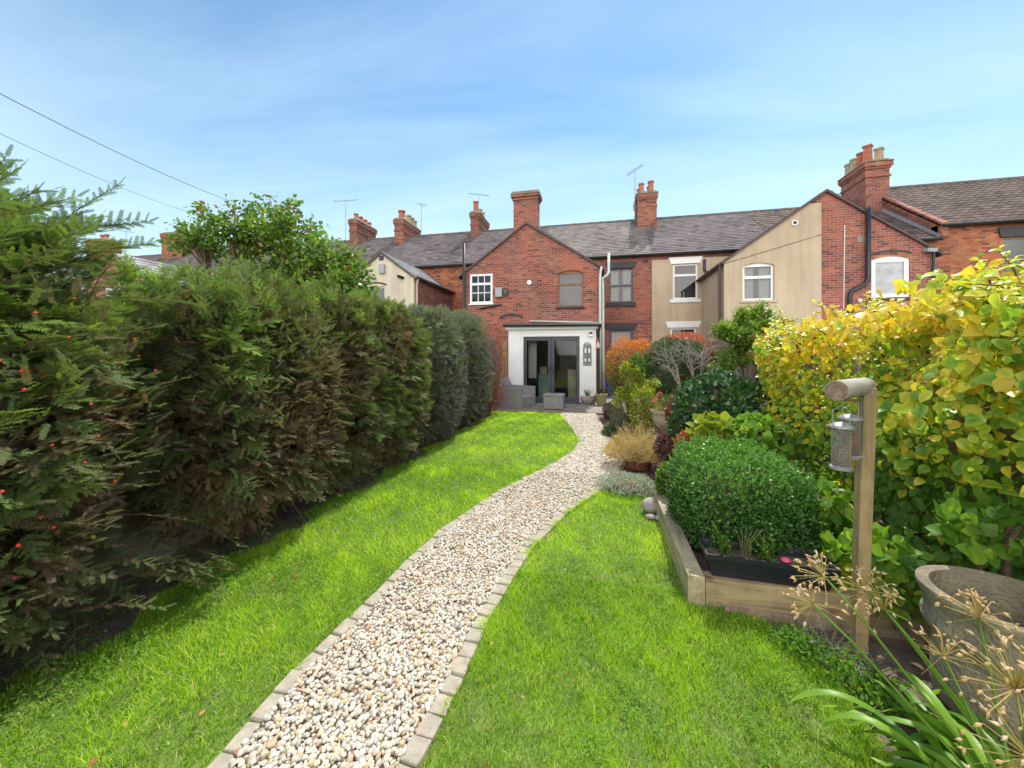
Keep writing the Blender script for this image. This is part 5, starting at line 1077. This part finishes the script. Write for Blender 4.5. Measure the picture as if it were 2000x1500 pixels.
for i in range(150):    # long shoots
    y = rng.uniform(1.2, 5.4); z = hy_top(y) * rng.uniform(.35, 1.0) if i % 2 else hy_top(y); p0 = np.array([hy_x(y, z) + .25, y, z - .08]); d = np.array([rng.uniform(-.9, -.1), rng.uniform(-.7, .5), rng.uniform(.0, 1.0 if i % 2 == 0 else .4)]); d /= np.linalg.norm(d); L = rng.uniform(.2, .42)
    p1 = p0 + d * L * .6 + [0, 0, .04]; p2 = p0 + d * L; st.tube([tuple(p0), tuple(p1), tuple(p2)], [.006, .0045, .002], 5)
    n = 11; ts = np.linspace(.3, 1.0, n); P = p0 + (p2 - p0) * ts[:, None] + [0, 0, .03]; a2 = np.arange(n) * 2.4; dd = np.stack([np.cos(a2), np.sin(a2), a2 * 0 + .1], -1) + d * .5
    nb.add(*LEAFB, P, frames(dd, np.array([-.3, -.3, 1.]) + rng.normal(0, .3, (n, 3))), .075 * (1.15 - .55 * ts) * rng.uniform(.8, 1.2, n), clamp01(.3 + .35 * np.clip(z - .9, 0, 1) + rng.normal(.1, .2, n)))
nb.build('foliage', M['hydr'], hy); 
for k in range(9): y = 1.2 + k * .55; st.tube([(2.55, y * .93, 0), (2.5, y + .2 * math.sin(k), .8), (2.4, y + .3 * math.cos(k), 1.4), (2.3, y + .3 * math.sin(k * 2), 1.75)], [.025, .02, .014, .006], 7)
st.build('stems', M['redstem'], hy)
nb = NB()
for i in range(34):     # dried flower heads: flat lacy corymbs
    y = rng.uniform(1.9, 5.2); z = hy_top(y) * rng.uniform(.72, 1.04); c = np.array([hy_x(y, z) - .02, y, z]); n = 150; a_ = rng.uniform(0, 6.28, n); r_ = .09 * np.sqrt(rng.random(n)); P = c + np.stack([r_ * np.cos(a_), r_ * np.sin(a_), rng.normal(0, .012, n) - r_ * .3], -1)
    nb.add(*ROUND, P, frames(rdir(n), rdir(n)), rng.uniform(.006, .011, n), rng.random(n))
nb.build('dried_flower_heads', M['brownhead'], hy)

# old chimney pot
cp = wp(1968, 1400, 1.64); cpx, cpy = cp.x, cp.y
pt = empty('garden_chimney_pot', (cpx, cpy, 0), 'large weathered clay chimney pot with flared broken rim, used as a planter', 'planter')
wob = lambda a_, z: .025 * math.sin(a_ * 3 + 1) + (.02 * math.sin(a_ * 9) if z > .55 else 0)
prof = [(.25, 0), (.262, .04), (.262, .1), (.255, .45), (.258, .5), (.285, .515), (.298, .55), (.298, .6), (.285, .63), (.29, .70), (.31, .78), (.318, .80), (.315, .83), (.295, .845), (.265, .83), (.25, .75), (.245, .5), (.23, .3)]
MB().lathe((cpx, cpy, 0), [(r * .85, z * .60) for r, z in prof], 64, wob=wob).build('clay_body', M['potstone'], pt, smooth='auto')
MB().lathe((cpx, cpy, .3), [(.001, .0), (.19, .0)], 24).build('dark_soil', M['soil'], pt)

# agapanthus: strap leaves and dried umbels
ab = wp(2030, 1500, 1.2); ag = empty('agapanthus', (ab.x, ab.y, 0), 'agapanthus clump of arching strap leaves and dry seed heads in the right corner', 'plant')
nb = NB()
def strap(base, d, L, w0, rise, droop, tint):
    n = 12; s = np.linspace(0, 1, n); hd = np.array([d[0], d[1], 0]); hd /= np.linalg.norm(hd); side = np.array([-hd[1], hd[0], 0])
    C = np.array(base) + np.outer(L * s * (1 - .12 * s), hd); C[:, 2] += L * (rise * s - droop * s ** 2.2); C[:, 2] = np.maximum(C[:, 2], .012)
    w_ = w0 * (1 - .15 * s) * np.clip((1 - s) * 5, .0, 1) ** .6; V = []
    for k in range(n): V += [C[k] - side * w_[k] + [0, 0, w_[k] * .35], C[k], C[k] + side * w_[k] + [0, 0, w_[k] * .35]]
    F = []
    for k in range(n - 1): a_ = k * 3; F += [(a_, a_ + 1, a_ + 4, a_ + 3), (a_ + 1, a_ + 2, a_ + 5, a_ + 4)]
    nb.raw(V, F, np.repeat(clamp01(tint + .45 * np.clip(s - .75, 0, 1) * 4 * (rng.random() < .4)), 3))
for i in range(120):
    an = rng.uniform(1.3, 5.6) if i % 5 else rng.uniform(0, 6.28); bs = (ab.x + rng.normal(0, .09), ab.y + rng.normal(0, .11), .01); rise = rng.uniform(.45, 1.15)
    strap(bs, (math.cos(an), math.sin(an)), rng.uniform(.32, .62), rng.uniform(.013, .021), rise, rise * rng.uniform(.75, 1.25), clamp01(rng.normal(.4, .25)))
nb.build('strap_leaves', M['agap'], ag)
SEED = ([(0, 0, 0), (.18, .3, 0), (0, .35, .18), (-.18, .3, 0), (0, .35, -.18), (0, 1, 0)], [(0, 1, 2), (0, 2, 3), (0, 3, 4), (0, 4, 1), (5, 2, 1), (5, 3, 2), (5, 4, 3), (5, 1, 4)])
heads = [(1609, 1125, 1.50, .092, 34), (1587, 1179, 1.44, .080, 24), (1695, 1153, 1.52, .095, 36), (1726, 1188, 1.45, .085, 30), (1842, 1281, 1.36, .09, 22), (1911, 1207, 1.38, .095, 34), (1985, 1345, 1.12, .13, 60), (2010, 1480, 1.0, .12, 46)]
for (px_, py_, D, r_, cnt) in heads:
    cnt = int(cnt * 1.15)
    h = wp(px_, py_, D); hv = np.array(h); b0 = Vector((ab.x + random.uniform(-.08, .06), ab.y + random.uniform(-.08, .08), .02)); mid_ = b0.lerp(h, .5) + Vector((0, 0, .03))
    so_ = MB().tube([b0, b0.lerp(mid_, .5) + Vector((0, 0, .02)), mid_, mid_.lerp(h, .5) + Vector((0, 0, .012)), h], [.006, .0055, .005, .0045, .004], 7).build('flower_stalk', M['agst'], ag, smooth=True)
    ax_ = norm(hv - np.array(mid_)); n2 = NB(); d = norm(ax_ * .75 + rdir(cnt)); L = r_ * rng.uniform(.7, 1.1, cnt); tip = hv + d * L[:, None] - np.outer(L * .12, [0, 0, 1.])
    PED = ([(-.5, 0, 0), (.5, 0, 0), (.35, .5, .0), (-.35, .5, 0), (.3, 1, 0), (-.3, 1, 0), (0, 0, .5), (0, 1, .3)], [(0, 1, 2, 3), (3, 2, 4, 5), (0, 6, 7, 5), (6, 1, 4, 7)])
    n2.add(*PED, np.repeat(hv[None], cnt, 0), frames(tip - hv, rdir(cnt)), np.stack([np.full(cnt, .0038), np.linalg.norm(tip - hv, axis=1), np.full(cnt, .0022)], -1), rng.uniform(.2, .45, cnt))
    k = rng.random(cnt) < .85; n2.add(*SEED, tip[k], frames(norm(d[k] + np.array([0, 0, -.9]) + rng.normal(0, .4, (k.sum(), 3))), rdir(k.sum())), rng.uniform(.022, .034, k.sum()), rng.uniform(.55, 1, k.sum()))
    k = rng.random(cnt) < .4; n2.add(*SEED, tip[k], frames(norm(d[k] + rng.normal(0, .5, (k.sum(), 3))), rdir(k.sum())), rng.uniform(.016, .028, k.sum()), rng.uniform(.7, 1, k.sum()))
    n2.build('seed_head', M['straw'], so_)

# low plants at the foot of the bed
for (px_, py_, s_, m_, lab) in ((1560, 1262, .13, 'clover', 'low green groundcover in front of the timber sleeper'), (1640, 1310, .16, 'clover', 'low green groundcover at the foot of the feeder post'), (1700, 1360, .15, 'clover', 'low green groundcover between the feeder post and the clay chimney pot')):
    p = gp(px_, py_); bush('groundcover', (p.x, p.y, .02), (s_, s_ * .8, .05), 1100, .02, m_, lab, 'ground cover', tmpl=ROUND, corek=0, depth=.8)
for (px_, py_, lab) in ((1615, 1285, 'wiry silver curry plant left of the feeder post foot'), (1720, 1350, 'wiry silver curry plant right of the feeder post foot')):
    p = gp(px_, py_); stemplant('curry_plant', (p.x, p.y, 0), .16, 16, 16, .012, 'silver', lab, .17, asp=(1, 1, 1))

# ------------------------------------------------------------------ border plants up to the house
# silver mat
p = gp(1225, 955); bush('silver_plant', (p.x, p.y, .03), (.33, .27, .13), 6500, .024, 'silver', 'silvery white foliage mat spilling onto the lawn by the stones', 'plant', tmpl=LANCE, p=2.2, lk=4, la=.25, corek=.6)
p = gp(1252, 905); bush('silver_plant', (p.x, p.y, .03), (.22, .22, .13), 3000, .024, 'silver', 'smaller silvery tuft right under the terracotta pot', 'plant', tmpl=LANCE, p=2.2, lk=4, la=.25, corek=.6)
# terracotta pot with wispy plant
def pot(name, c, prof, m, lab, cat='plant pot', wobf=None, soil=True, name2='pot_body'):
    e = empty(name, c, lab, cat); MB().lathe(c, prof, 32, wob=wobf).build(name2, m, e, smooth='auto'); 
    if soil: rmax = prof[-1][0]; MB().lathe(c, [(.001, prof[-1][1]), (rmax, prof[-1][1])], 20).build('soil', M['soil'], e)
    return e
p = gp(1248, 921); pot('terracotta_pot', (p.x, p.y + .18, 0), [(.001, 0), (.15, 0), (.21, .16), (.235, .16), (.24, .2), (.215, .2), (.2, .16)], M['oldterra'], 'terracotta pot brimming with a wispy straw coloured plant')
def wisp(c, R_, H_, n, m, lab, size=.09, tl=(.2, 1), name='wispy_plant', fl=None):
    e = empty(name, c, lab, 'plant'); nb_ = NB(); a_ = rng.uniform(0, 6.28, n); r_ = np.sqrt(rng.random(n)); P = np.array(c) + np.stack([R_ * r_ * np.cos(a_) * .8, R_ * r_ * np.sin(a_) * .8, H_ * (1 - r_ ** 2) * rng.random(n) * rng.uniform(.4, 1.5, n) * (1 + .5 * np.sin(a_ * 3)) - .15 * H_ * r_], -1)
    d = np.stack([np.cos(a_) * r_, np.sin(a_) * r_, .75 + 0 * r_], -1) + rng.normal(0, .45, (n, 3)); W = ([(-.03, 0, 0), (.03, 0, 0), (0, 1, 0), (0, .5, .04)], [(0, 1, 3), (0, 3, 2), (3, 1, 2)])
    nb_.add(*W, P, frames(d, rdir(n)), size * rng.uniform(.6, 1.4, n), rng.uniform(*tl, n)); k = n // 2; nb_.add(*ROUND, (P + norm(d) * size * .9)[:k], frames(rdir(k), rdir(k)), rng.uniform(.006, .011, k), rng.uniform(.8, 1, k)); nb_.build('stems', M[m], e); return e
wisp((p.x, p.y + .18, .22), .52, .24, 7500, 'straw', 'airy pinkish straw plant spilling over the terracotta pot', .08)
# urn
p = gp(1297, 880); uc = (p.x + .1, p.y + .35, 0)
uz = .22; e = pot('stone_urn', uc, [(.001, 0), (.17, 0), (.17, .06), (.1, .1), (.085, .22), (.13, .28), (.2, .34), (.235, .44), (.235, .54), (.26, .55), (.27, .6), (.24, .6), (.22, .55)], M['urn'], 'pale cast stone urn with patterned bowl on the border edge', 'urn', wobf=lambda a_, z: (.018 * math.sin(a_ * 14) if .4 < z < .53 else 0))
stemplant('geranium', (uc[0] - .02, uc[1], .6), .3, 12, 6, .07, 'green', 'lime green bedding plant with pink blooms in the stone urn', .2, asp=(1.8, 1, 1))
ge = bpy.context.scene.objects['geranium']
for (dx, dy, dz, lab) in ((-.12, -.02, .26, ''), (-.2, -.05, .17, '')):
    nb = NB(); n = 60; c = np.array([uc[0] + dx, uc[1] + dy, .6 + dz]); nb.add(*ROUND, c + rdir(n) * .035, frames(rdir(n), rdir(n)), rng.uniform(.018, .03, n), .5); nb.build('flower_head', M['pink'], ge)
wisp((uc[0] + .02, uc[1] - .05, .6), .22, .16, 1400, 'straw', 'fading straw coloured trailing plant in the stone urn', .06, (.1, .7))
# assorted shrubs; c from photo position and an estimated distance
def sh(px_, py_, D): q = wp(px_, py_, D); return q
def plant(px_, ptop, pbot, pw, D, n, size, m, lab, name='shrub', **kw):
    t = wp(px_, ptop, D); b_ = wp(px_, pbot, D); rz = max(.08, (t.z - max(b_.z, .0)) / 2); rx = pw / 2 / FPX * D; c = (t.x, t.y, t.z - rz); return bush(name, c, (rx, rx * kw.pop('dy', .9), rz), n, size, m, lab, **kw)
plant(1234, 664, 790, 96, 9.6, 9000, .055, 'orange', 'orange and green rounded shrub in front of the dark-framed ground floor window', 'orange_shrub', tmpl=LANCE, p=2.4, la=.14, asp=(1.3, 1, 1), tfun=lambda P, q, n: clamp01(.35 + .45 * q[:, 2] + rng.normal(0, .16, n)))
plant(1318, 660, 800, 116, 8.6, 14000, .06, 'conifer', 'dark green rounded conifer between the orange shrub and the bare tree', 'conifer_bush', tmpl=LANCE, p=2.4, la=.13, asp=(.9, 1, 1))
plant(1340, 650, 720, 90, 9.4, 3500, .06, 'redleaf', 'rusty red topped shrub behind the dark conifer', 'red_topped_shrub', tmpl=LANCE, tfun=lambda P, q, n: clamp01(.5 + .4 * q[:, 2] + rng.normal(0, .2, n)), asp=(1.4, 1, 1))
tree((wp(1232, 800, 7.3).x, wp(1232, 800, 7.3).y, 0), 1.4, 1, 0, .062, 'tall loose yellow-green shrub standing in front of the orange one', 'lime', [(wc(1232, 735, 7.3), (.22, .22, .25), 900), (wc(1262, 762, 7.2), (.24, .22, .22), 900), (wc(1222, 785, 7.2), (.26, .24, .3), 1300), (wc(1256, 800, 7.1), (.28, .24, .25), 1000), (wc(1222, 720, 7.4), (.12, .12, .14), 260)], 31, 'shrub', 'lime_shrub', LANCE, .02, sub=12, tfun=lambda P, n: clamp01(rng.normal(.5, .24, n)))
plant(1258, 760, 850, 56, 6.8, 3000, .045, 'lime', 'low golden-green shrub beside the lavender', 'lime_shrub', tmpl=LANCE, p=2.2, la=.25, lk=3.5, asp=(1.2, 1, 1))
plant(1244, 694, 730, 26, 7.4, 700, .06, 'green', 'fresh green shoot rising above the yellow-green shrub', 'shrub', tmpl=LANCE, asp=(1.4, 1, 1), corek=0)
p = gp(1225, 850); wisp((p.x, p.y, .02), .5, .42, 5200, 'lav', 'grey-green lavender clump at the path bend', .13, (0, .8), name='lavender')
p = gp(1188, 822); bush('purple_shrub', (p.x + .1, p.y + .1, .18), (.22, .3, .22), 1800, .04, 'purple', 'low purplish plant beside the patio edge', tmpl=LANCE, asp=(1.5, 1, 1), la=.25)
p = gp(1190, 850); bush('groundcover', (p.x + .06, p.y, .05), (.16, .35, .1), 1500, .03, 'conifer', 'dark low plants along the path edge near the patio', 'ground cover', tmpl=ROUND, la=.3)
def twofold(P, q, n): return clamp01(.5 + .3 * q[:, 2] + rng.normal(0, .22, n))
# green multi-stem shrub
tree(tuple(gp(1475, 885, 0)), 2, 1, 0, .078, 'bright green open shrub with bare stems in front of the beige gable', 'green', [(wc(1440, 665, 6.2), (.38, .35, .38), 11200), (wc(1500, 650, 6.2), (.3, .3, .3), 950), (wc(1470, 640, 6.4), (.28, .3, .32), 950), (wc(1430, 710, 6.0), (.4, .3, .3), 1200), (wc(1480, 620, 6.3), (.22, .2, .22), 700), (wc(1500, 700, 6.0), (.3, .3, .3), 700)], 9, 'shrub', 'open_shrub', LANCE, .03, sub=14, tfun=lambda P, n: clamp01(rng.normal(.78, .22, n)))
plant(1412, 735, 905, 170, 4.9, 6500, .075, 'camellia', 'dark glossy evergreen shrub in the middle of the border', 'evergreen_shrub', tmpl=LANCE, p=2.4, la=.2, lk=3, asp=(1.7, 1, 1))
plant(1343, 800, 880, 66, 4.9, 1500, .055, 'camellia', 'low glossy shrub behind the stone urn', 'evergreen_shrub', tmpl=LANCE, asp=(1.5, 1, 1), la=.25)
plant(1335, 770, 850, 60, 5.6, 1800, .05, 'redleaf', 'dull red leaved shrub above the stone urn', 'red_leaved_shrub', tmpl=LANCE, asp=(1.5, 1, 1), la=.25, tfun=lambda P, q, n: clamp01(.25 + rng.normal(0, .3, n)))
plant(1395, 818, 880, 76, 4.1, 420, .085, 'lime', 'lime green broad leaved plant behind the box bush', 'broad_leaved_plant', tmpl=LEAF, la=.25, asp=(1.2, 1, 1), corek=.4, tfun=lambda P, q, n: clamp01(.4 + rng.normal(0, .15, n)))
plant(1350, 848, 890, 50, 4.2, 900, .045, 'redleaf', 'coral leaved heuchera left of the lime green plant', 'heuchera', tmpl=ROUND, tfun=lambda P, q, n: clamp01(.75 + rng.normal(0, .2, n)), corek=.5)
plant(1405, 848, 880, 60, 4.0, 260, .04, 'purplefl', 'violet pansies behind the box bush', 'pansies', tmpl=ROUND, corek=0)
plant(1480, 820, 900, 110, 3.9, 900, .085, 'hydr', 'green leaved sprawl between the box bush and the glossy evergreen', 'leafy_shrub', tmpl=LEAF, la=.3, tfun=lambda P, q, n: clamp01(.35 + rng.normal(0, .18, n)), corek=.5)
plant(1310, 905, 985, 46, 3.75, 1300, .04, 'green', 'small yellow-green plant at the far corner of the raised bed', 'shrub', tmpl=ROUND, la=.25)
plant(1313, 850, 905, 60, 4.9, 1500, .045, 'purple', 'dark purple leaved plant at the foot of the urn', 'purple_shrub', tmpl=ROUND, la=.25)
plant(1625, 960, 1120, 100, 2.75, 420, .075, 'hydr', 'broad leaved shoots filling the gap between the box bush and the feeder post', 'leafy_shrub', tmpl=LEAF, la=.3, tfun=lambda P, q, n: clamp01(.35 + rng.normal(0, .2, n)), corek=0, depth=.9)
plant(1712, 1045, 1215, 120, 2.25, 520, .075, 'hydr', 'drooping leafy shoots between the feeder post and the clay chimney pot', 'leafy_shrub', tmpl=LEAF, la=.3, tfun=lambda P, q, n: clamp01(.42 + rng.normal(0, .2, n)), corek=0, depth=.9)
plant(1930, 985, 1095, 150, 1.95, 150, .08, 'hydr', 'broad green leaves hanging just behind the clay chimney pot', 'leafy_shrub', tmpl=LEAF, la=.3, tfun=lambda P, q, n: clamp01(.3 + rng.normal(0, .15, n)), corek=0, depth=.9)
plant(1640, 1062, 1200, 70, 2.35, 260, .07, 'hydr', 'low trailing leafy shoots around the feeder post', 'leafy_shrub', tmpl=LEAF, la=.3, tfun=lambda P, q, n: clamp01(.35 + rng.normal(0, .2, n)), corek=0, depth=.9)
# leafless little tree
bt_ = gp(1352, 885); e = empty('bare_tree', (bt_.x, bt_.y, 0), 'small leafless twiggy tree with pale branches in front of the dark conifer', 'tree'); st = MB(); rr = random.Random(5)
def grow(p, d, L, r, lev):
    q = p + d * L; m1 = p.lerp(q, .5) + Vector((rr.uniform(-.05, .05), rr.uniform(-.05, .05), 0)) * L; st.tube([p, m1, q], [r, r * .85, r * .65], 6)
    if lev == 0: return
    for k in range(3 if lev > 1 else 3):
        nd = (d + Vector((rr.gauss(0, .55), rr.gauss(0, .55), rr.gauss(.05, .35)))).normalized(); grow(p.lerp(q, rr.uniform(.55, 1)), nd, L * rr.uniform(.55, .85), r * .58, lev - 1)
D0 = 6.0; B0 = wp(1352, 860, D0); B0.z = 0; 
for tx, ty in ((1322, 720), (1372, 690), (1350, 700)):
    T = wp(tx, ty, D0); K = wp((1352 + tx) / 2 - (5 if tx < 1350 else -6), 780, D0); st.tube([B0, K, T], [.036, .027, .018], 8)
    for k in range(5): d = Vector((rr.gauss(-.15 if tx < 1350 else .1, .5), rr.gauss(0, .5), rr.uniform(.4, 1.1))).normalized(); grow(K.lerp(T, rr.uniform(.4, 1)), d, rr.uniform(.2, .34), .011, 3)
st.build('branches', M['greybark'], e)

# ------------------------------------------------------------------ patio things
def gpz(px_, py_): return gp(px_, py_, .03)
ch = empty('wicker_armchair', (-2.3, 10.8, .03), 'grey wicker armchair standing on the patio in front of the left door', 'armchair')
x0, x1, y0, y1 = -2.78, -1.93, 10.32, 11.15; z = .03; ch.rotation_euler.z = -.35; ch.location.y += .1; ch.location.x += .03
MB().box(x0, x1, y0, y0 + .1, z, .58).build('armrest', M['wicker'], ch, bevel=.012); MB().box(x0, x1, y1 - .1, y1, z, .60).build('armrest', M['wicker'], ch, bevel=.012)
MB().box(x0 + .002, x0 + .12, y0 + .102, y1 - .102, z, .6).hexa([(x0 - .1, y0 + .03, .58), (x0 + .06, y0 + .03, .58), (x0 + .06, y1 - .03, .58), (x0 - .1, y1 - .03, .58), (x0 - .2, y0 + .03, .8), (x0 - .08, y0 + .03, .83), (x0 - .08, y1 - .03, .83), (x0 - .2, y1 - .03, .8)]).build('backrest', M['wicker'], ch)
MB().box(x0 + .122, x1 - .003, y0 + .102, y1 - .102, z, .33).build('seat', M['wicker'], ch, bevel=.012)
ft = empty('wicker_table', (-1.2, 10.5, .03), 'square grey wicker coffee table on the patio in front of the doors', 'table')
MB().box(-1.46, -.93, 10.3, 10.85, .05, .385).build('body', M['wicker'], ft, bevel=.01); MB().box(-1.48, -.91, 10.28, 10.87, .387, .425).build('table_top', M['wicker'], ft, bevel=.01)
for sx in (-1.44, -.97):
    for sy in (10.32, 10.8): MB().box(sx, sx + .03, sy, sy + .03, .03, .05).build('foot', M['blackplastic'], ft)
c = gpz(1148, 791); pot('stone_bowl', (c.x, c.y + .2, .03), [(.001, 0), (.13, 0), (.21, .08), (.235, .17), (.22, .24), (.19, .26), (.175, .24)], M['stone'], 'rounded stone bowl planter by the right patio door')
stemplant('rosemary', (c.x, c.y + .2, .27), .26, 34, 12, .03, 'lav', 'spiky grey-green herb growing in the stone bowl', .2, asp=(.6, 1, 1))
c = gpz(1174, 793); pot('glazed_pot', (c.x, c.y + .2, .03), [(.001, 0), (.11, 0), (.15, .1), (.175, .28), (.195, .3), (.19, .33), (.165, .33), (.155, .27)], M['olivepot'], 'olive glazed pot at the corner of the extension')
c = gpz(1190, 790); wb = empty('wheelbarrow', (c.x + .1, c.y + .6, .03), 'blue wheelbarrow tipped up against the downpipe beside the extension', 'wheelbarrow'); X_, Y_ = c.x + .08, c.y + .62
V = [(X_ - .22, Y_ - .1, .62), (X_ + .0, Y_ - .2, .75), (X_ + .32, Y_ - .1, .3), (X_ + .05, Y_ - .1, .1)]
b = MB(); A = [Vector(v) for v in V]; cen = sum(A, Vector()) / 4; B_ = [cen + (v - cen) * .6 + Vector((.0, .22, .0)) for v in A]
for i in range(4): j = (i + 1) % 4; b.poly([A[i], A[j], B_[j], B_[i]])
b.poly(B_); tb_ = b.build('tray', M['blue'], wb); tb_.modifiers.new('thick', 'SOLIDIFY').thickness = .012
b = MB().tube([A[0] + Vector((0, .02, .3)), cen + Vector((-.02, .24, 0)), A[3] + Vector((0, .05, -.05))], .015, 8).tube([A[1] + Vector((0, .02, .3)), cen + Vector((.1, .24, 0)), A[2] + Vector((0, .05, -.1))], .015, 8); b.build('frame', M['blackplastic'], wb)
b = MB(); b.tube([(X_ + .2 + .1 * math.cos(k * .524), Y_ + .15, .14 + .1 * math.sin(k * .524)) for k in range(13)], .03, 8); b.build('wheel', M['blackplastic'], wb)
# timber trellis post left of the extension
tag(MB().box(ex0 - .12, ex0 - .04, YE - .05, YE + .03, .03, 1.95).box(ex0 - .2, ex0 - .13, YE - .04, YE + .02, .03, 1.95).build('timber_post', M['post'], org=(ex0 - .1, YE, .03)), 'pale upright timber strip at the left edge of the white extension', 'post')

# fallen leaves
nb = NB(); n = 46; x = rng.uniform(-2.6, 1.5, n); y = 1.0 + 8 * rng.random(n) ** 1.6
P = [(x[i], y[i], .03) for i in range(n)] + [tuple(gp(*q) + Vector((0, 0, .03))) for q in ((235, 1207), (1105, 1122), (1520, 1222), (1600, 1262), (1085, 830), (1060, 825))]
P = np.array(P); n = len(P); nb.add(*LEAF, P, frames(rdir(n) * [1, 1, .2], np.array([0, 0, 1.]) + rng.normal(0, .3, (n, 3))), rng.uniform(.015, .035, n), rng.random(n))
tag(nb.build('fallen_leaves', M['dead']), 'scattered brown fallen leaves on the lawn and soil', 'leaves', kind='stuff')
